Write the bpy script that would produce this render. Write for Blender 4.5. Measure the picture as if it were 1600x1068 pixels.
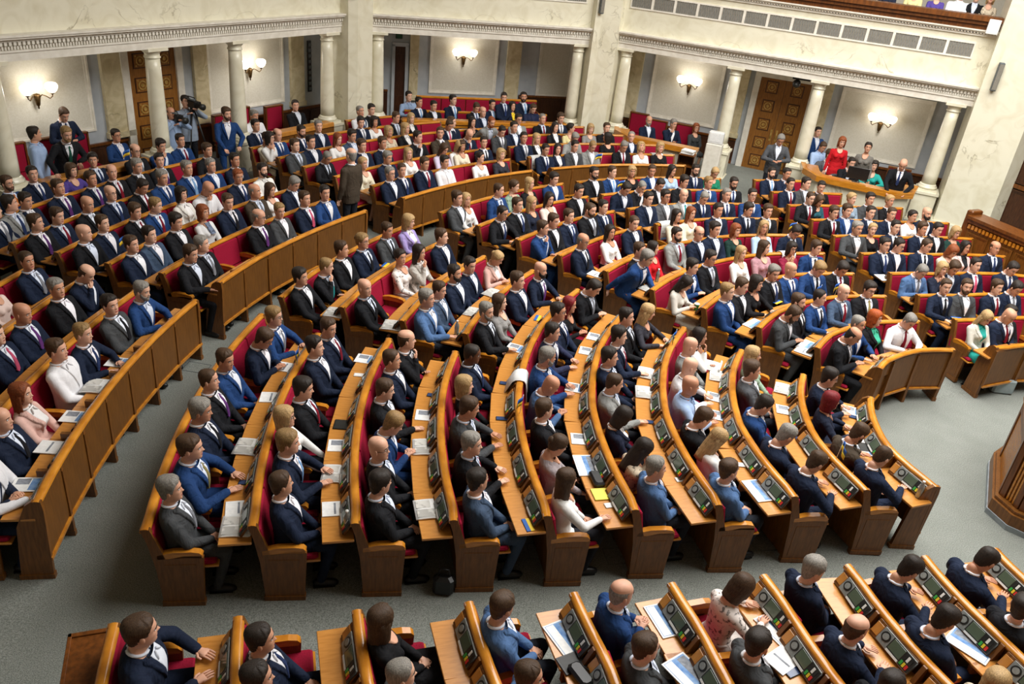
import bpy, math, random
import numpy as np
from mathutils import Vector, Matrix, Quaternion

# ------------------------------------------------------------------ camera
for o in list(bpy.data.objects): bpy.data.objects.remove(o)
SC = bpy.context.scene
COL = SC.collection
K = .9474
F_PX, PITCH, ROLL, CAM_H = 1283.65, .494416, .111107, 6.1132
def cam_axes():
    cp, sp, cr, sr = math.cos(PITCH), math.sin(PITCH), math.cos(ROLL), math.sin(ROLL)
    fw = np.array([0, cp, -sp]); up = np.array([0, sp, cp]); rt = np.array([1., 0, 0])
    return rt*cr+up*sr, -rt*sr+up*cr, fw
RT, UP, FW = cam_axes()
CAMP = np.array([0, 0, CAM_H])
cd = bpy.data.cameras.new('camera'); cam = bpy.data.objects.new('camera', cd); COL.objects.link(cam)
cd.sensor_fit = 'HORIZONTAL'; cd.sensor_width = 36; cd.lens = 36*F_PX/1600; cd.clip_end = 200
cam.matrix_world = Matrix(((RT[0], UP[0], -FW[0], 0), (RT[1], UP[1], -FW[1], 0), (RT[2], UP[2], -FW[2], CAM_H), (0, 0, 0, 1)))
SC.camera = cam
def ray(px): return FW+(px[0]-800)/F_PX*RT-(px[1]-534)/F_PX*UP
def at_z(px, z):
    d = ray(px); return CAMP+d*((z-CAM_H)/d[2])
def proj(X):
    d = np.asarray(X, float)-CAMP; w = d@FW
    return 800+F_PX*(d@RT)/w, 534-F_PX*(d@UP)/w

# ------------------------------------------------------------------ light
SC.view_settings.view_transform = 'Standard'; SC.view_settings.look = 'None'
SC.view_settings.gamma = 1; SC.view_settings.use_curve_mapping = False
SC.view_settings.exposure = 0.0
wd = bpy.data.worlds.new('world'); SC.world = wd; wd.use_nodes = True
wd.node_tree.nodes['Background'].inputs[0].default_value = (.92, .96, 1, 1)
wd.node_tree.nodes['Background'].inputs[1].default_value = .25
def area_light(name, loc, size, watts, colour=(1, .97, .92), rot=(0, 0, 0)):
    l = bpy.data.lights.new(name, 'AREA'); l.shape = 'DISK'; l.size = size; l.energy = watts; l.color = colour
    o = bpy.data.objects.new(name, l); COL.objects.link(o); o.location = loc; o.rotation_euler = rot; return o
SKY = area_light('skylight_lamp', (6.6, 11.4, 10.6), 13.5, 3700, (1, .985, .96))

# ------------------------------------------------------------------ materials
MATS = {}
def nmat(name):
    m = bpy.data.materials.new(name); m.use_nodes = True; nt = m.node_tree
    return m, nt, nt.nodes['Principled BSDF']
def rgb(h):
    if not isinstance(h, str): return h
    c = [int(h[i:i+2], 16)/255 for i in (0, 2, 4)]
    return tuple(x/12.92 if x <= .04045 else ((x+.055)/1.055)**2.4 for x in c)
def noise_mix(nt, c1, c2, scale, detail=4, stretch=None, lo=.35, hi=.65, coord='Object', dist=0, rough=.5):
    tc = nt.nodes.new('ShaderNodeTexCoord'); mp = nt.nodes.new('ShaderNodeMapping')
    nt.links.new(tc.outputs[coord], mp.inputs[0])
    if stretch: mp.inputs['Scale'].default_value = stretch
    nz = nt.nodes.new('ShaderNodeTexNoise'); nz.inputs['Scale'].default_value = scale; nz.inputs['Detail'].default_value = detail
    nz.inputs['Distortion'].default_value = dist; nz.inputs['Roughness'].default_value = rough
    nt.links.new(mp.outputs[0], nz.inputs[0])
    cr = nt.nodes.new('ShaderNodeValToRGB'); cr.color_ramp.elements[0].position = lo; cr.color_ramp.elements[1].position = hi
    cr.color_ramp.elements[0].color = (*c1, 1); cr.color_ramp.elements[1].color = (*c2, 1)
    nt.links.new(nz.outputs[0], cr.inputs[0])
    return nz, cr
def bump(nt, b, src, strength, dist=.01):
    bp = nt.nodes.new('ShaderNodeBump'); bp.inputs['Strength'].default_value = strength; bp.inputs['Distance'].default_value = dist
    nt.links.new(src, bp.inputs['Height']); nt.links.new(bp.outputs[0], b.inputs['Normal'])
def mat(name, c1, c2=None, scale=6, rough=.6, stretch=None, metal=0, bmp=0, spec=.5, lo=.35, hi=.65, coord='Object', dist=0, detail=4, emit=None, coat=0):
    if name in MATS: return MATS[name]
    m, nt, b = nmat(name); c1 = rgb(c1); c2 = rgb(c2) if c2 else tuple(x*.85 for x in c1)
    nz, cr = noise_mix(nt, c1, c2, scale, detail, stretch, lo, hi, coord, dist)
    nt.links.new(cr.outputs[0], b.inputs['Base Color'])
    b.inputs['Roughness'].default_value = rough; b.inputs['Metallic'].default_value = metal
    b.inputs['Specular IOR Level'].default_value = spec; b.inputs['Coat Weight'].default_value = coat
    if bmp: bump(nt, b, nz.outputs[0], bmp)
    if emit:
        b.inputs['Emission Color'].default_value = (*rgb(emit[0]), 1); b.inputs['Emission Strength'].default_value = emit[1]
    MATS[name] = m; return m
def objmat(name, rough=.8, scale=60, amp=.18, bmp=.15, stretch=None, spec=.3, sheen=0, folds=0, lo=.3, hi=.7):
    """colour comes from the object's own colour, with a fine cloth / hair / skin grain"""
    m, nt, b = nmat(name)
    oi = nt.nodes.new('ShaderNodeObjectInfo')
    nz, cr = noise_mix(nt, (1-amp,)*3, (1+amp*.4,)*3, scale, 3, stretch, lo, hi)
    mx = nt.nodes.new('ShaderNodeMix'); mx.data_type = 'RGBA'; mx.blend_type = 'MULTIPLY'; mx.inputs[0].default_value = 1
    nt.links.new(oi.outputs['Color'], mx.inputs['A']); nt.links.new(cr.outputs[0], mx.inputs['B'])
    nt.links.new(mx.outputs['Result'], b.inputs['Base Color'])
    b.inputs['Roughness'].default_value = rough; b.inputs['Specular IOR Level'].default_value = spec
    b.inputs['Sheen Weight'].default_value = sheen
    if folds:
        n2, c2 = noise_mix(nt, (0, 0, 0), (1, 1, 1), 9, 2, (1, 1, .7), .2, .8, dist=1.2)
        ad = nt.nodes.new('ShaderNodeMath'); ad.operation = 'MULTIPLY_ADD'; nt.links.new(nz.outputs[0], ad.inputs[0]); ad.inputs[1].default_value = .012
        nt.links.new(n2.outputs[0], ad.inputs[2]); bump(nt, b, ad.outputs[0], folds, .04)
    elif bmp: bump(nt, b, nz.outputs[0], bmp, .004)
    MATS[name] = m; return m
mat('carpet', '969993', '5f635c', 105, .95, bmp=.3, spec=.1, lo=.32, hi=.68, detail=6)
def carpet_tint():
    m = MATS['carpet']; nt = m.node_tree; b = nt.nodes['Principled BSDF']
    old = b.inputs['Base Color'].links[0].from_socket
    nz, cr = noise_mix(nt, (.94, .95, .94), (1.03, 1.03, 1.03), 3.1, 6, None, .35, .65)
    mx = nt.nodes.new('ShaderNodeMix'); mx.data_type = 'RGBA'; mx.blend_type = 'MULTIPLY'; mx.inputs[0].default_value = 1
    nt.links.new(old, mx.inputs['A']); nt.links.new(cr.outputs[0], mx.inputs['B']); nt.links.new(mx.outputs['Result'], b.inputs['Base Color'])
carpet_tint()
mat('marble', 'e6e1ca', 'd8d1b6', 2.2, .28, dist=1.6, detail=8, lo=.42, hi=.72)
def veins(name, base, c_vein, scale):
    m = MATS[name]; nt = m.node_tree; b = nt.nodes['Principled BSDF']
    old = b.inputs['Base Color'].links[0].from_socket
    tc = nt.nodes.new('ShaderNodeTexCoord')
    nz = nt.nodes.new('ShaderNodeTexNoise'); nz.inputs['Scale'].default_value = scale; nz.inputs['Detail'].default_value = 7; nz.inputs['Distortion'].default_value = .8
    nt.links.new(tc.outputs['Object'], nz.inputs[0])
    cr = nt.nodes.new('ShaderNodeValToRGB')
    e = cr.color_ramp.elements; e[0].position = .485; e[0].color = (0, 0, 0, 1); e[1].position = .515; e[1].color = (0, 0, 0, 1)
    k = e.new(.5); k.color = (1, 1, 1, 1)
    nt.links.new(nz.outputs[0], cr.inputs[0])
    n2 = nt.nodes.new('ShaderNodeTexNoise'); n2.inputs['Scale'].default_value = scale*.7; nt.links.new(tc.outputs['Object'], n2.inputs[0])
    c2 = nt.nodes.new('ShaderNodeValToRGB'); c2.color_ramp.elements[0].position = .5; c2.color_ramp.elements[1].position = .7
    nt.links.new(n2.outputs[0], c2.inputs[0])
    ml = nt.nodes.new('ShaderNodeMath'); ml.operation = 'MULTIPLY'; nt.links.new(cr.outputs[0], ml.inputs[0]); nt.links.new(c2.outputs[0], ml.inputs[1])
    mx = nt.nodes.new('ShaderNodeMix'); mx.data_type = 'RGBA'; nt.links.new(ml.outputs[0], mx.inputs[0])
    nt.links.new(old, mx.inputs['A']); mx.inputs['B'].default_value = (*rgb(c_vein), 1); nt.links.new(mx.outputs['Result'], b.inputs['Base Color'])
veins('marble', None, 'a39a80', 1.5)
mat('marble_dark', 'd8cba8', 'c0b189', 3, .3, dist=2, detail=8); veins('marble_dark', None, '8d8263', 2.2)
mat('plaster', 'dcd7c8', 'd3cdbb', 40, .85, bmp=.08)
mat('plaster_blue', 'b9bec2', 'adb3b8', 4, .8)
mat('trim_white', 'ece7da', 'ddd7c8', 8, .5)
mat('wood_rail', 'cf8a2c', 'b06d1c', 5, .22, (1, 1, 9), coat=.3, detail=6)
mat('wood_desk', 'c98a40', 'b97a33', 4, .28, (9, 2, 2), coat=.25, detail=6)
mat('wood_board', '80501e', '653d12', 5, .4, (9, 9, 1.2), detail=6)
mat('wood_panel', '744a1b', '5e3a13', 5, .45, (10, 10, 1.2), detail=6)
mat('wood_dark', '4a2a15', '33190c', 5, .35, (9, 9, 1.2), detail=6)
mat('wood_door', '9a6526', '7d4e1a', 5, .4, (12, 12, 1.4), detail=6)
mat('wood_mid', '774316', '58300e', 4, .35, (6, 6, 1.2), detail=6)
mat('red_cloth', '9c1233', '860d2a', 90, .85, bmp=.15, spec=.2)
mat('console_grey', '8d918d', '777b78', 30, .4)
mat('console_dark', '23231f', '171714', 30, .5)
mat('screen_green', '5d6a58', '4c5948', 3, .12)
mat('screen_on', '2c3a58', '3b4d74', 3, .1)
mat('metal_light', 'b9bcb8', '9c9f9c', 20, .3, metal=.6)
mat('brass', 'c8a45c', '9c7a3a', 20, .35, metal=.3)
mat('bronze', '6b5230', '4a3518', 20, .4, metal=.8)
mat('btn_red', 'c8241e'); mat('btn_green', '2f9a3c'); mat('btn_yellow', 'd8c02a'); mat('btn_white', 'e6e6e0')
mat('paper', 'f1f1ee', 'e3e4e2', 30, .7); mat('paper_grey', 'c9c7c0', 'aaa8a2', 14, .75, lo=.45, hi=.55); mat('ink_blue', '4a79b4', '88a9cf', 14, .7); mat('ink_grey', '8f949c', '6f747c', 30, .7)
mat('glass_lit', 'ffffff', 'fff6e6', 3, .4, emit=('fff1da', 5))
mat('black_plastic', '191919', '101010', 20, .4); mat('grey_speaker', '5d6466', '4b5153', 20, .5)
mat('grille', '8b867a', '6d685d', 200, .7, lo=.48, hi=.52); mat('white_plastic', 'e9e9e6', 'dededb', 10, .4)
mat('flag_blue', '1f5fb4'); mat('flag_yellow', 'f0cb2c'); mat('yellow_paper', 'eee45c'); mat('green_thing', '3f9a3a'); mat('exit_green', '1d4d33')
mat('plinth_grey', '9aa3a8', '868e93', 10, .5); mat('bag_grey', '9aa6a8', '8a9698', 10, .6)
objmat('cloth', .85, 140, .22, .25, spec=.2, folds=.6); objmat('skin', .5, 30, .07, .05, spec=.35); objmat('hair', .6, 45, .5, .5, (3, 3, .5), spec=.3); objmat('linen', .75, 90, .06, .15, folds=.18)
objmat('print', .8, 26, .7, 0, lo=.36, hi=.45)
mat('eye_white', 'e6e2dc'); mat('eye_dark', '231a14'); mat('lip', 'b06a5c', 'a35f52'); mat('brow', '3b2a1c')

# ------------------------------------------------------------------ mesh helpers
class MB:
    def __init__(s): s.v = []; s.f = []; s.m = []; s.sm = []
    def add(s, v, f, mi=0, smooth=False):
        n = len(s.v); s.v.extend([tuple(map(float, x)) for x in v]); s.f.extend([tuple(i+n for i in q) for q in f])
        s.m.extend([mi]*len(f)); s.sm.extend([smooth]*len(f))
    def box(s, x0, x1, y0, y1, z0, z1, mi=0, M=None):
        v = [(x, y, z) for z in (z0, z1) for x, y in ((x0, y0), (x1, y0), (x1, y1), (x0, y1))]
        if M is not None: v = [tuple(M @ Vector(q)) for q in v]
        s.add(v, [(3, 2, 1, 0), (4, 5, 6, 7), (0, 1, 5, 4), (1, 2, 6, 5), (2, 3, 7, 6), (3, 0, 4, 7)], mi)
    def bbox(s, x0, x1, y0, y1, z0, z1, b=.008, mi=0):
        """box with bevelled edges"""
        b = min(b, (x1-x0)/2.2, (y1-y0)/2.2, (z1-z0)/2.2)
        def ring(i, z): return [(x0+i+b, y0+i, z), (x1-i-b, y0+i, z), (x1-i, y0+i+b, z), (x1-i, y1-i-b, z), (x1-i-b, y1-i, z), (x0+i+b, y1-i, z), (x0+i, y1-i-b, z), (x0+i, y0+i+b, z)]
        rs = [ring(b, z0), ring(0, z0+b), ring(0, z1-b), ring(b, z1)]
        v = [p for r in rs for p in r]; f = [tuple(range(7, -1, -1)), tuple(range(24, 32))]
        for a in range(3):
            for j in range(8): f.append((a*8+j, a*8+(j+1) % 8, a*8+8+(j+1) % 8, a*8+8+j))
        s.add(v, f, mi)
    def prism(s, poly, z0, z1, mi=0):
        n = len(poly); a = sum(poly[i][0]*poly[(i+1) % n][1]-poly[(i+1) % n][0]*poly[i][1] for i in range(n))
        if a < 0: poly = poly[::-1]
        v = [(x, y, z0) for x, y in poly]+[(x, y, z1) for x, y in poly]
        s.add(v, [tuple(range(n-1, -1, -1)), tuple(range(n, 2*n))]+[(i, (i+1) % n, n+(i+1) % n, n+i) for i in range(n)], mi)
    def lathe(s, prof, n=24, c=(0, 0, 0), mi=0, smooth=True):
        v = []; f = []
        for r, z in prof:
            for j in range(n):
                a = 2*math.pi*j/n; v.append((c[0]+r*math.cos(a), c[1]+r*math.sin(a), c[2]+z))
        for i in range(len(prof)-1):
            for j in range(n): f.append((i*n+j, i*n+(j+1) % n, (i+1)*n+(j+1) % n, (i+1)*n+j))
        f.append(tuple(range(n-1, -1, -1))); f.append(tuple(range((len(prof)-1)*n, len(prof)*n)))
        s.add(v, f, mi, smooth)
    def tube(s, pts, rad, n=8, mi=0, cap=True, smooth=True):
        pts = [np.array(q, float) for q in pts]; rad = rad if hasattr(rad, '__len__') else [rad]*len(pts)
        v = []; f = []; pn = None
        for i, q in enumerate(pts):
            t = pts[min(i+1, len(pts)-1)]-pts[max(i-1, 0)]; t /= (np.linalg.norm(t)+1e-9)
            if pn is None:
                a = np.array([0, 0, 1.]) if abs(t[2]) < .9 else np.array([1., 0, 0]); pn = np.cross(t, a)
            pn = pn-t*(pn@t); pn /= (np.linalg.norm(pn)+1e-9); bn = np.cross(t, pn)
            for j in range(n):
                a = 2*math.pi*j/n; v.append(q+rad[i]*(math.cos(a)*pn+math.sin(a)*bn))
        for i in range(len(pts)-1):
            for j in range(n): f.append((i*n+j, i*n+(j+1) % n, (i+1)*n+(j+1) % n, (i+1)*n+j))
        if cap: f.append(tuple(range(n-1, -1, -1))); f.append(tuple(range((len(pts)-1)*n, len(pts)*n)))
        s.add(v, f, mi, smooth)
    def ell(s, c, r, nu=12, nv=8, mi=0, M=None):
        v = [(0, 0, -1)]; f = []
        for i in range(1, nv):
            a = -math.pi/2+math.pi*i/nv
            for j in range(nu): v.append((math.cos(a)*math.cos(2*math.pi*j/nu), math.cos(a)*math.sin(2*math.pi*j/nu), math.sin(a)))
        v.append((0, 0, 1)); L = len(v)-1
        for j in range(nu):
            f.append((0, 1+(j+1) % nu, 1+j)); f.append((L, L-nu+j, L-nu+(j+1) % nu))
            for i in range(nv-2): f.append((1+i*nu+j, 1+i*nu+(j+1) % nu, 1+(i+1)*nu+(j+1) % nu, 1+(i+1)*nu+j))
        w = []
        for q in v:
            q = Vector((q[0]*r[0], q[1]*r[1], q[2]*r[2]))
            if M is not None: q = M @ q
            w.append((q.x+c[0], q.y+c[1], q.z+c[2]))
        s.add(w, f, mi, True)
    def mesh(s, name, mats):
        me = bpy.data.meshes.new(name); me.from_pydata(s.v, [], s.f)
        for m in ([mats] if isinstance(mats, str) else mats): me.materials.append(MATS[m])
        me.polygons.foreach_set('material_index', s.m); me.polygons.foreach_set('use_smooth', s.sm); me.update(); return me
def link(name, me, parent=None, M=None):
    o = bpy.data.objects.new(name, me); COL.objects.link(o)
    if parent is not None: o.parent = parent
    if M is not None: o.matrix_local = M
    return o
def obj(name, mb, mats, parent=None, M=None): return link(name, mb.mesh(name, mats), parent, M)
def tag(o, label=None, cat=None, group=None, kind=None):
    if label: o['label'] = label
    if cat: o['category'] = cat
    if group: o['group'] = group
    if kind: o['kind'] = kind
    return o
def empty(name, loc=(0, 0, 0), rz=0):
    o = bpy.data.objects.new(name, None); COL.objects.link(o); o.location = loc; o.rotation_euler = (0, 0, rz); o.empty_display_size = .1; return o
def frame2(org, u, z=0):
    """local x along u, local y = towards the hall (n), z up"""
    u = np.array(u, float); u /= np.hypot(*u); n = np.array([u[1], -u[0]])
    if n@(CEN-np.array(org)) < 0: n = -n
    return u, n
CEN = np.array([7.4539, 8.1786])
def FM(org, u, z=0, flip=False):
    u, n = frame2(org, u)
    return Matrix(((u[0], n[0], 0, org[0]), (u[1], n[1], 0, org[1]), (0, 0, 1, z), (0, 0, 0, 1)))

# ------------------------------------------------------------------ plan of the rows
KN = np.radians(np.arange(60, 331, 15))
SH_S = np.array([.0406, .019, -.0431, -.0648, -.0508, -.0473, -.0447, -.0301, -.0247, -.0041, .0156, .0696, .0677, .0347, .0104, -.0002, -.0026, -.0019, -.0006])
SH_D = K*np.array([.282, .305, .0459, -.0707, .0371, .0434, -.091, -.1527, -.2079, -.4715, -.4082, -.2373, .3567, .3226, .1598, .0456, -.0027, -.0134, -.0121])
R10, DROW = 3.3735*K, .95*K
ORAD = K*np.array([12.966, 13.857, 14.734, 15.61, 16.395, 17.299, 18.135])
OZF = np.array([.125, .14, .155, .165, .175, .18, .185])
def base_r(row):           # row 1..10 inner ring (10 = front desk), 0,-1..-6 outer ring (0 = front desk)
    return R10+(10-row)*DROW if row > 0 else ORAD[-row]
def row_xy(row, th):
    th = np.asarray(th, float); s = np.interp(th, KN, SH_S); d = np.interp(th, KN, SH_D)
    r = base_r(row)*(1+s)+d
    return np.stack([CEN[0]+r*np.cos(th), CEN[1]+r*np.sin(th)], -1)
def zf_row(row):
    if row > 0:
        n = 10-row; return K*(.0372*n-.00253*n*n)
    return OZF[-row]
_RB = np.array([0]+[base_r(r) for r in range(10, 0, -1)]+list(ORAD)+[40]); _RZ = np.array([0]+[zf_row(r) for r in range(10, 0, -1)]+list(OZF)+[.19])
def zf_xy(x, y):
    r = np.hypot(x-CEN[0], y-CEN[1]); th = np.mod(np.arctan2(y-CEN[1], x-CEN[0]), 2*np.pi)
    rb = (r-np.interp(th, KN, SH_D))/(1+np.interp(th, KN, SH_S))
    return np.interp(rb, _RB, _RZ)
def row_frame(row, th):
    """point on the rail, unit tangent, unit inward normal"""
    a = row_xy(row, th-.004); b = row_xy(row, th+.004); p = row_xy(row, th)
    t = (b-a)/np.linalg.norm(b-a); n = np.array([-t[1], t[0]])
    return p, t, n           # theta grows counter-clockwise: n points to the centre
def th_px(row, px):
    z = zf_row(row)+.9; q = at_z(px, z); return float(np.mod(math.atan2(q[1]-CEN[1], q[0]-CEN[0]), 2*math.pi))
# ================================================================== THE HALL
def build_floor():
    mb = MB(); n = 96; rs = list(_RB[:-1])+[19, 22, 27]
    v = []; f = []
    for r in rs:
        for j in range(n):
            th = 2*math.pi*j/n; s = np.interp(th, KN, SH_S, period=None); d = np.interp(th, KN, SH_D)
            rr = r*(1+s)+(d if r > 0 else 0); v.append((CEN[0]+rr*math.cos(th), CEN[1]+rr*math.sin(th), float(np.interp(r, _RB, _RZ))))
    for i in range(len(rs)-1):
        for j in range(n): f.append((i*n+j, (i+1)*n+j, (i+1)*n+(j+1) % n, i*n+(j+1) % n))
    mb.add(v, f); o = obj('floor', mb, 'carpet'); tag(o, 'grey speckled carpet covering the whole chamber floor', kind='structure')
build_floor()

BAYS = {'left': ((-5.0, 20.1), (-.513, -.858), (-1.0, 9.2), -1.45), 'back': ((-4.05, 20.85), (4.93, 1.65), (-.6, 5.9), -2.0), 'far': ((2.15, 22.6), (.938, -.346), (-.9, 8.6), -1.45)}
BM = {k: FM(v[0], v[1]) for k, v in BAYS.items()}
def bay_world(side, t, d, z): return BM[side] @ Vector((t, d, z))
def moulding(mb, t0, t1, z0, z1, y, w=.09, dep=.035, mi=0):
    for i, (ww, dd) in enumerate(((w, dep*.55), (w*.45, dep))):
        mb.box(t0, t1, y, y+dd, z1-ww, z1, mi); mb.box(t0, t1, y, y+dd, z0, z0+ww, mi)
        mb.box(t0, t0+ww, y, y+dd, z0+ww, z1-ww, mi); mb.box(t1-ww, t1, y, y+dd, z0+ww, z1-ww, mi)
def build_bay(side, panels, pilasters, wains, trim_no):
    org, u, (t0, t1), D = BAYS[side]; M = BM[side]
    mb = MB(); mb.box(t0-.3, t1+.3, D-.12, D, -.1, 3.0); w = obj('wall_'+side, mb, 'plaster_blue', None, M)
    tag(w, 'pale back wall under the %s gallery with framed plaster panels' % {'left': 'sconce-lit television camera', 'back': 'middle', 'far': 'rosette door'}[side], kind='structure')
    for a, b, z0, z1 in panels:
        m = MB(); m.box(a+.05, b-.05, D, D+.012, z0+.05, z1-.05); obj('panel_field', m, 'plaster', w)
        m = MB(); moulding(m, a, b, z0, z1, D); obj('panel_moulding', m, 'trim_white', w)
    for a, b, z0 in pilasters:
        m = MB(); m.box(a, b, D, D+.09, z0, 2.95); m.box(a-.03, b+.03, D, D+.12, z0, z0+.12); m.box(a-.03, b+.03, D, D+.12, 2.82, 2.95); obj('pilaster', m, 'marble_dark', w)
    for a, b, zt in wains:
        n = max(1, round((b-a)/.62)); st = (b-a)/n
        m = MB(); m.box(a, b, D, D+.06, zt-.05, zt); m.box(a, b, D, D+.05, .0, .26); obj('wainscot_rail', m, 'wood_mid', w)
        for i in range(n):
            m = MB(); m.box(a+i*st, a+(i+1)*st, D, D+.02, .26, zt-.05); m.box(a+i*st+.06, a+(i+1)*st-.06, D+.02, D+.04, .32, zt-.11)
            obj('wainscot_panel', m, 'wood_dark', w)
    # soffit of the gallery
    m = MB(); m.box(t0, t1, D, .18, 2.95, 3.1); s = obj('ceiling_'+side+'_gallery', m, 'trim_white', None, M); tag(s, 'white soffit under the gallery behind the columns', kind='structure')
    # entablature
    m = MB(); m.box(t0, t1, -.2, .2, 2.94, 3.08); m.box(t0, t1, -.2, .225, 3.08, 3.115); m.box(t0, t1, -.2, .19, 3.115, 3.19)
    m.box(t0, t1, -.2, .25, 3.25, 3.285); m.box(t0, t1, -.2, .33, 3.30, 3.335); m.box(t0, t1, -.2, .36, 3.335, 3.37)
    m.box(t0, t1, -.2, .2, 3.19, 3.25)
    tr = obj('trim_%d' % trim_no, m, 'trim_white', None, M); tag(tr, 'white cornice and architrave running above the %s columns' % {'left': 'camera crew', 'back': 'middle bay', 'far': 'rosette door'}[side], kind='structure')
    m = MB(); x = t0+.04
    while x < t1-.05: m.box(x, x+.045, .19, .25, 3.195, 3.248); x += .075
    x = t0+.02
    while x < t1-.05: m.box(x, x+.03, .2, .222, 3.125, 3.18); x += .05
    tag(obj('dentil_band', m, 'trim_white', tr), kind='stuff')
    # gallery parapet
    m = MB(); m.box(t0, t1, -.05, .16, 3.37, 4.42); pw = obj('wall_%s_parapet' % side, m, 'marble', None, M); tag(pw, 'cream marble gallery parapet with a strip of vent grilles', kind='structure')
    m = MB(); m.box(t0, t1, -.08, .2, 4.42, 4.47); m.box(t0, t1, -.08, .26, 4.5, 4.53); m.box(t0, t1, -.08, .3, 4.53, 4.56)
    x = t0+.02
    while x < t1-.05: m.box(x, x+.04, .16, .24, 4.47, 4.5); x += .065
    obj('parapet_cornice', m, 'trim_white', pw)
    m = MB(); m.box(t0, t1, -.1, .28, 4.56, 4.66); m.box(t0, t1, -.1, .34, 4.66, 4.74); m.box(t0, t1, -.06, .40, 4.74, 4.84); obj('parapet_handrail', m, 'wood_mid', pw)
    n = 14 if side != 'back' else 9; a, b = (-.06, 7.9) if side != 'back' else (.1, 5.2); st = (b-a)/n
    for i in range(n):
        m = MB(); q0, q1 = a+i*st, a+(i+1)*st
        m.box(q0, q1, .16, .185, 3.93, 3.965); m.box(q0, q1, .16, .185, 4.245, 4.28); m.box(q0, q0+.03, .16, .185, 3.965, 4.245); m.box(q1-.03, q1, .16, .185, 3.965, 4.245)
        g = obj('grille_frame', m, 'trim_white', pw)
        m = MB(); m.box(q0+.03, q1-.03, .16, .166, 3.965, 4.245, 0)
        for c in range(9):          # slanted bars
            for sgn in (1, -1):
                zc = 3.965; xa = q0+.03+(st-.06)*c/9+.01
                m.add([(xa, .17, zc), (xa+.01, .17, zc), (xa+.01+sgn*.05, .17, zc+.28), (xa+sgn*.05, .17, zc+.28)], [(0, 1, 2, 3)], 1)
        obj('grille', m, ['grille', 'metal_light'], g)
    # upper gallery floor and rear wall
    m = MB(); m.box(t0, t1, -4.5, -.05, 3.37, 3.5); tag(obj('floor_%s_gallery' % side, m, 'wood_mid', None, M), 'wooden floor of the upper gallery', kind='structure')
    m = MB(); m.box(t0-2.2, t1+2.2, -4.7, -4.5, 3.0, 11.0); tag(obj('wall_%s_upper' % side, m, 'plaster', None, M), 'cream wall behind the upper gallery seats', kind='structure')
build_bay('left', [(5.22, 9.0, 1.1, 2.74), (.2, 2.44, 1.05, 2.72)], [(4.42, 4.98, .9), (2.46, 2.82, .9), (-.42, 0.0, .9)], [(4.45, 9.2, .84), (-1.2, 3.1, .84)], 1)
build_bay('back', [(1.68, 3.6, 1.1, 2.66), (4.8, 5.8, 1.1, 2.66)], [(1.12, 1.36, .9), (3.85, 4.25, .9)], [(-.9, .55, 1.15), (4.3, 6.2, 1.15)], 2)
build_bay('far', [(.44, 2.4, 1.03, 2.74), (5.42, 7.65, .98, 2.68)], [(-.2, .14, .9), (2.72, 3.06, .9), (4.85, 5.2, .9)], [(-.8, 3.06, .87), (4.85, 8.4, .87)], 3)

# columns
def column_mesh():
    mb = MB(); h = 2.95-.86
    sh = [(.165, .16)]+[(.165-.03*(i/8)**1.6, .16+(h-.36)*i/8) for i in range(1, 9)]
    mb.lathe(sh, 28); shaft = mb.mesh('shaft', 'marble')
    mb = MB(); mb.box(-.23, .23, -.23, .23, 0, .05); mb.lathe([(.2, .05), (.225, .075), (.22, .105), (.19, .12), (.195, .14), (.17, .165)], 28); base = mb.mesh('column_base', 'marble')
    mb = MB(); mb.lathe([(.138, h-.21), (.155, h-.2), (.155, h-.18), (.14, h-.17), (.14, h-.12), (.19, h-.07), (.195, h-.06)], 28); mb.box(-.215, .215, -.215, .215, h-.06, h); cap = mb.mesh('capital', 'marble')
    mb = MB(); mb.box(-.26, .26, -.26, .26, -.8, -.02); mb.box(-.29, .29, -.29, .29, -.06, 0); mb.box(-.29, .29, -.29, .29, -.8, -.68); ped = mb.mesh('pedestal', 'marble')
    return base, shaft, cap, ped
CM = column_mesh()
cl = {'left': [(7.75, 'beside the blue-shirted man standing in the booth'), (4.75, 'beside the two television cameras'), (2.8, 'behind the man standing in a blue blazer'), (.15, 'against the pier by the dark-suited booth guest')],
      'back': [(0, 'against the pier by the exit door'), (5.2, 'against the pier beyond the back benches')],
      'far': [(0, 'against the pier by the small booth of three'), (2.87, 'carrying the white screen beside the book shelf'), (4.9, 'behind the photographer by the rosette door'), (7.93, 'at the end of the long desk booth')]}
for side, lst in cl.items():
    for t, where in lst:
        w = bay_world(side, t, 0, .86); c = empty('column'); c.matrix_world = BM[side] @ Matrix.Translation((t, 0, .86))
        tag(c, 'round cream marble column '+where, 'column', 'gallery columns', 'structure')
        for nm, me in zip(('column_base', 'shaft', 'capital', 'pedestal'), CM): link(nm, me, c)

# corner piers
def pier(name, pts, label, z1=11.0):
    mb = MB(); mb.prism(pts, -.1, z1); o = obj(name, mb, 'marble')
    cx = sum(p[0] for p in pts)/len(pts); cy = sum(p[1] for p in pts)/len(pts)
    mb = MB(); mb.prism([(cx+(x-cx)*1.06, cy+(y-cy)*1.06) for x, y in pts], -.1, .32); obj('pier_base', mb, 'marble', o)
    return tag(o, label, 'pier', 'corner piers', 'structure')
def pw(side, t, d): v = bay_world(side, t, d, 0); return (v.x, v.y)
P1 = [pw('left', -.12, -.3), pw('left', -.12, .42), pw('back', -.55, .62), pw('back', -.18, .42), pw('back', -.18, -.3)]
pier('pillar', P1, 'cream marble pier rising between the camera crew bay and the middle bay')
P2 = [pw('back', 5.38, -.3), pw('back', 5.38, .42), pw('far', -.62, .60), pw('far', -.2, .42), pw('far', -.2, -.3)]
pier('pillar', P2, 'cream marble pier rising between the middle bay and the booth of three')
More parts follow.
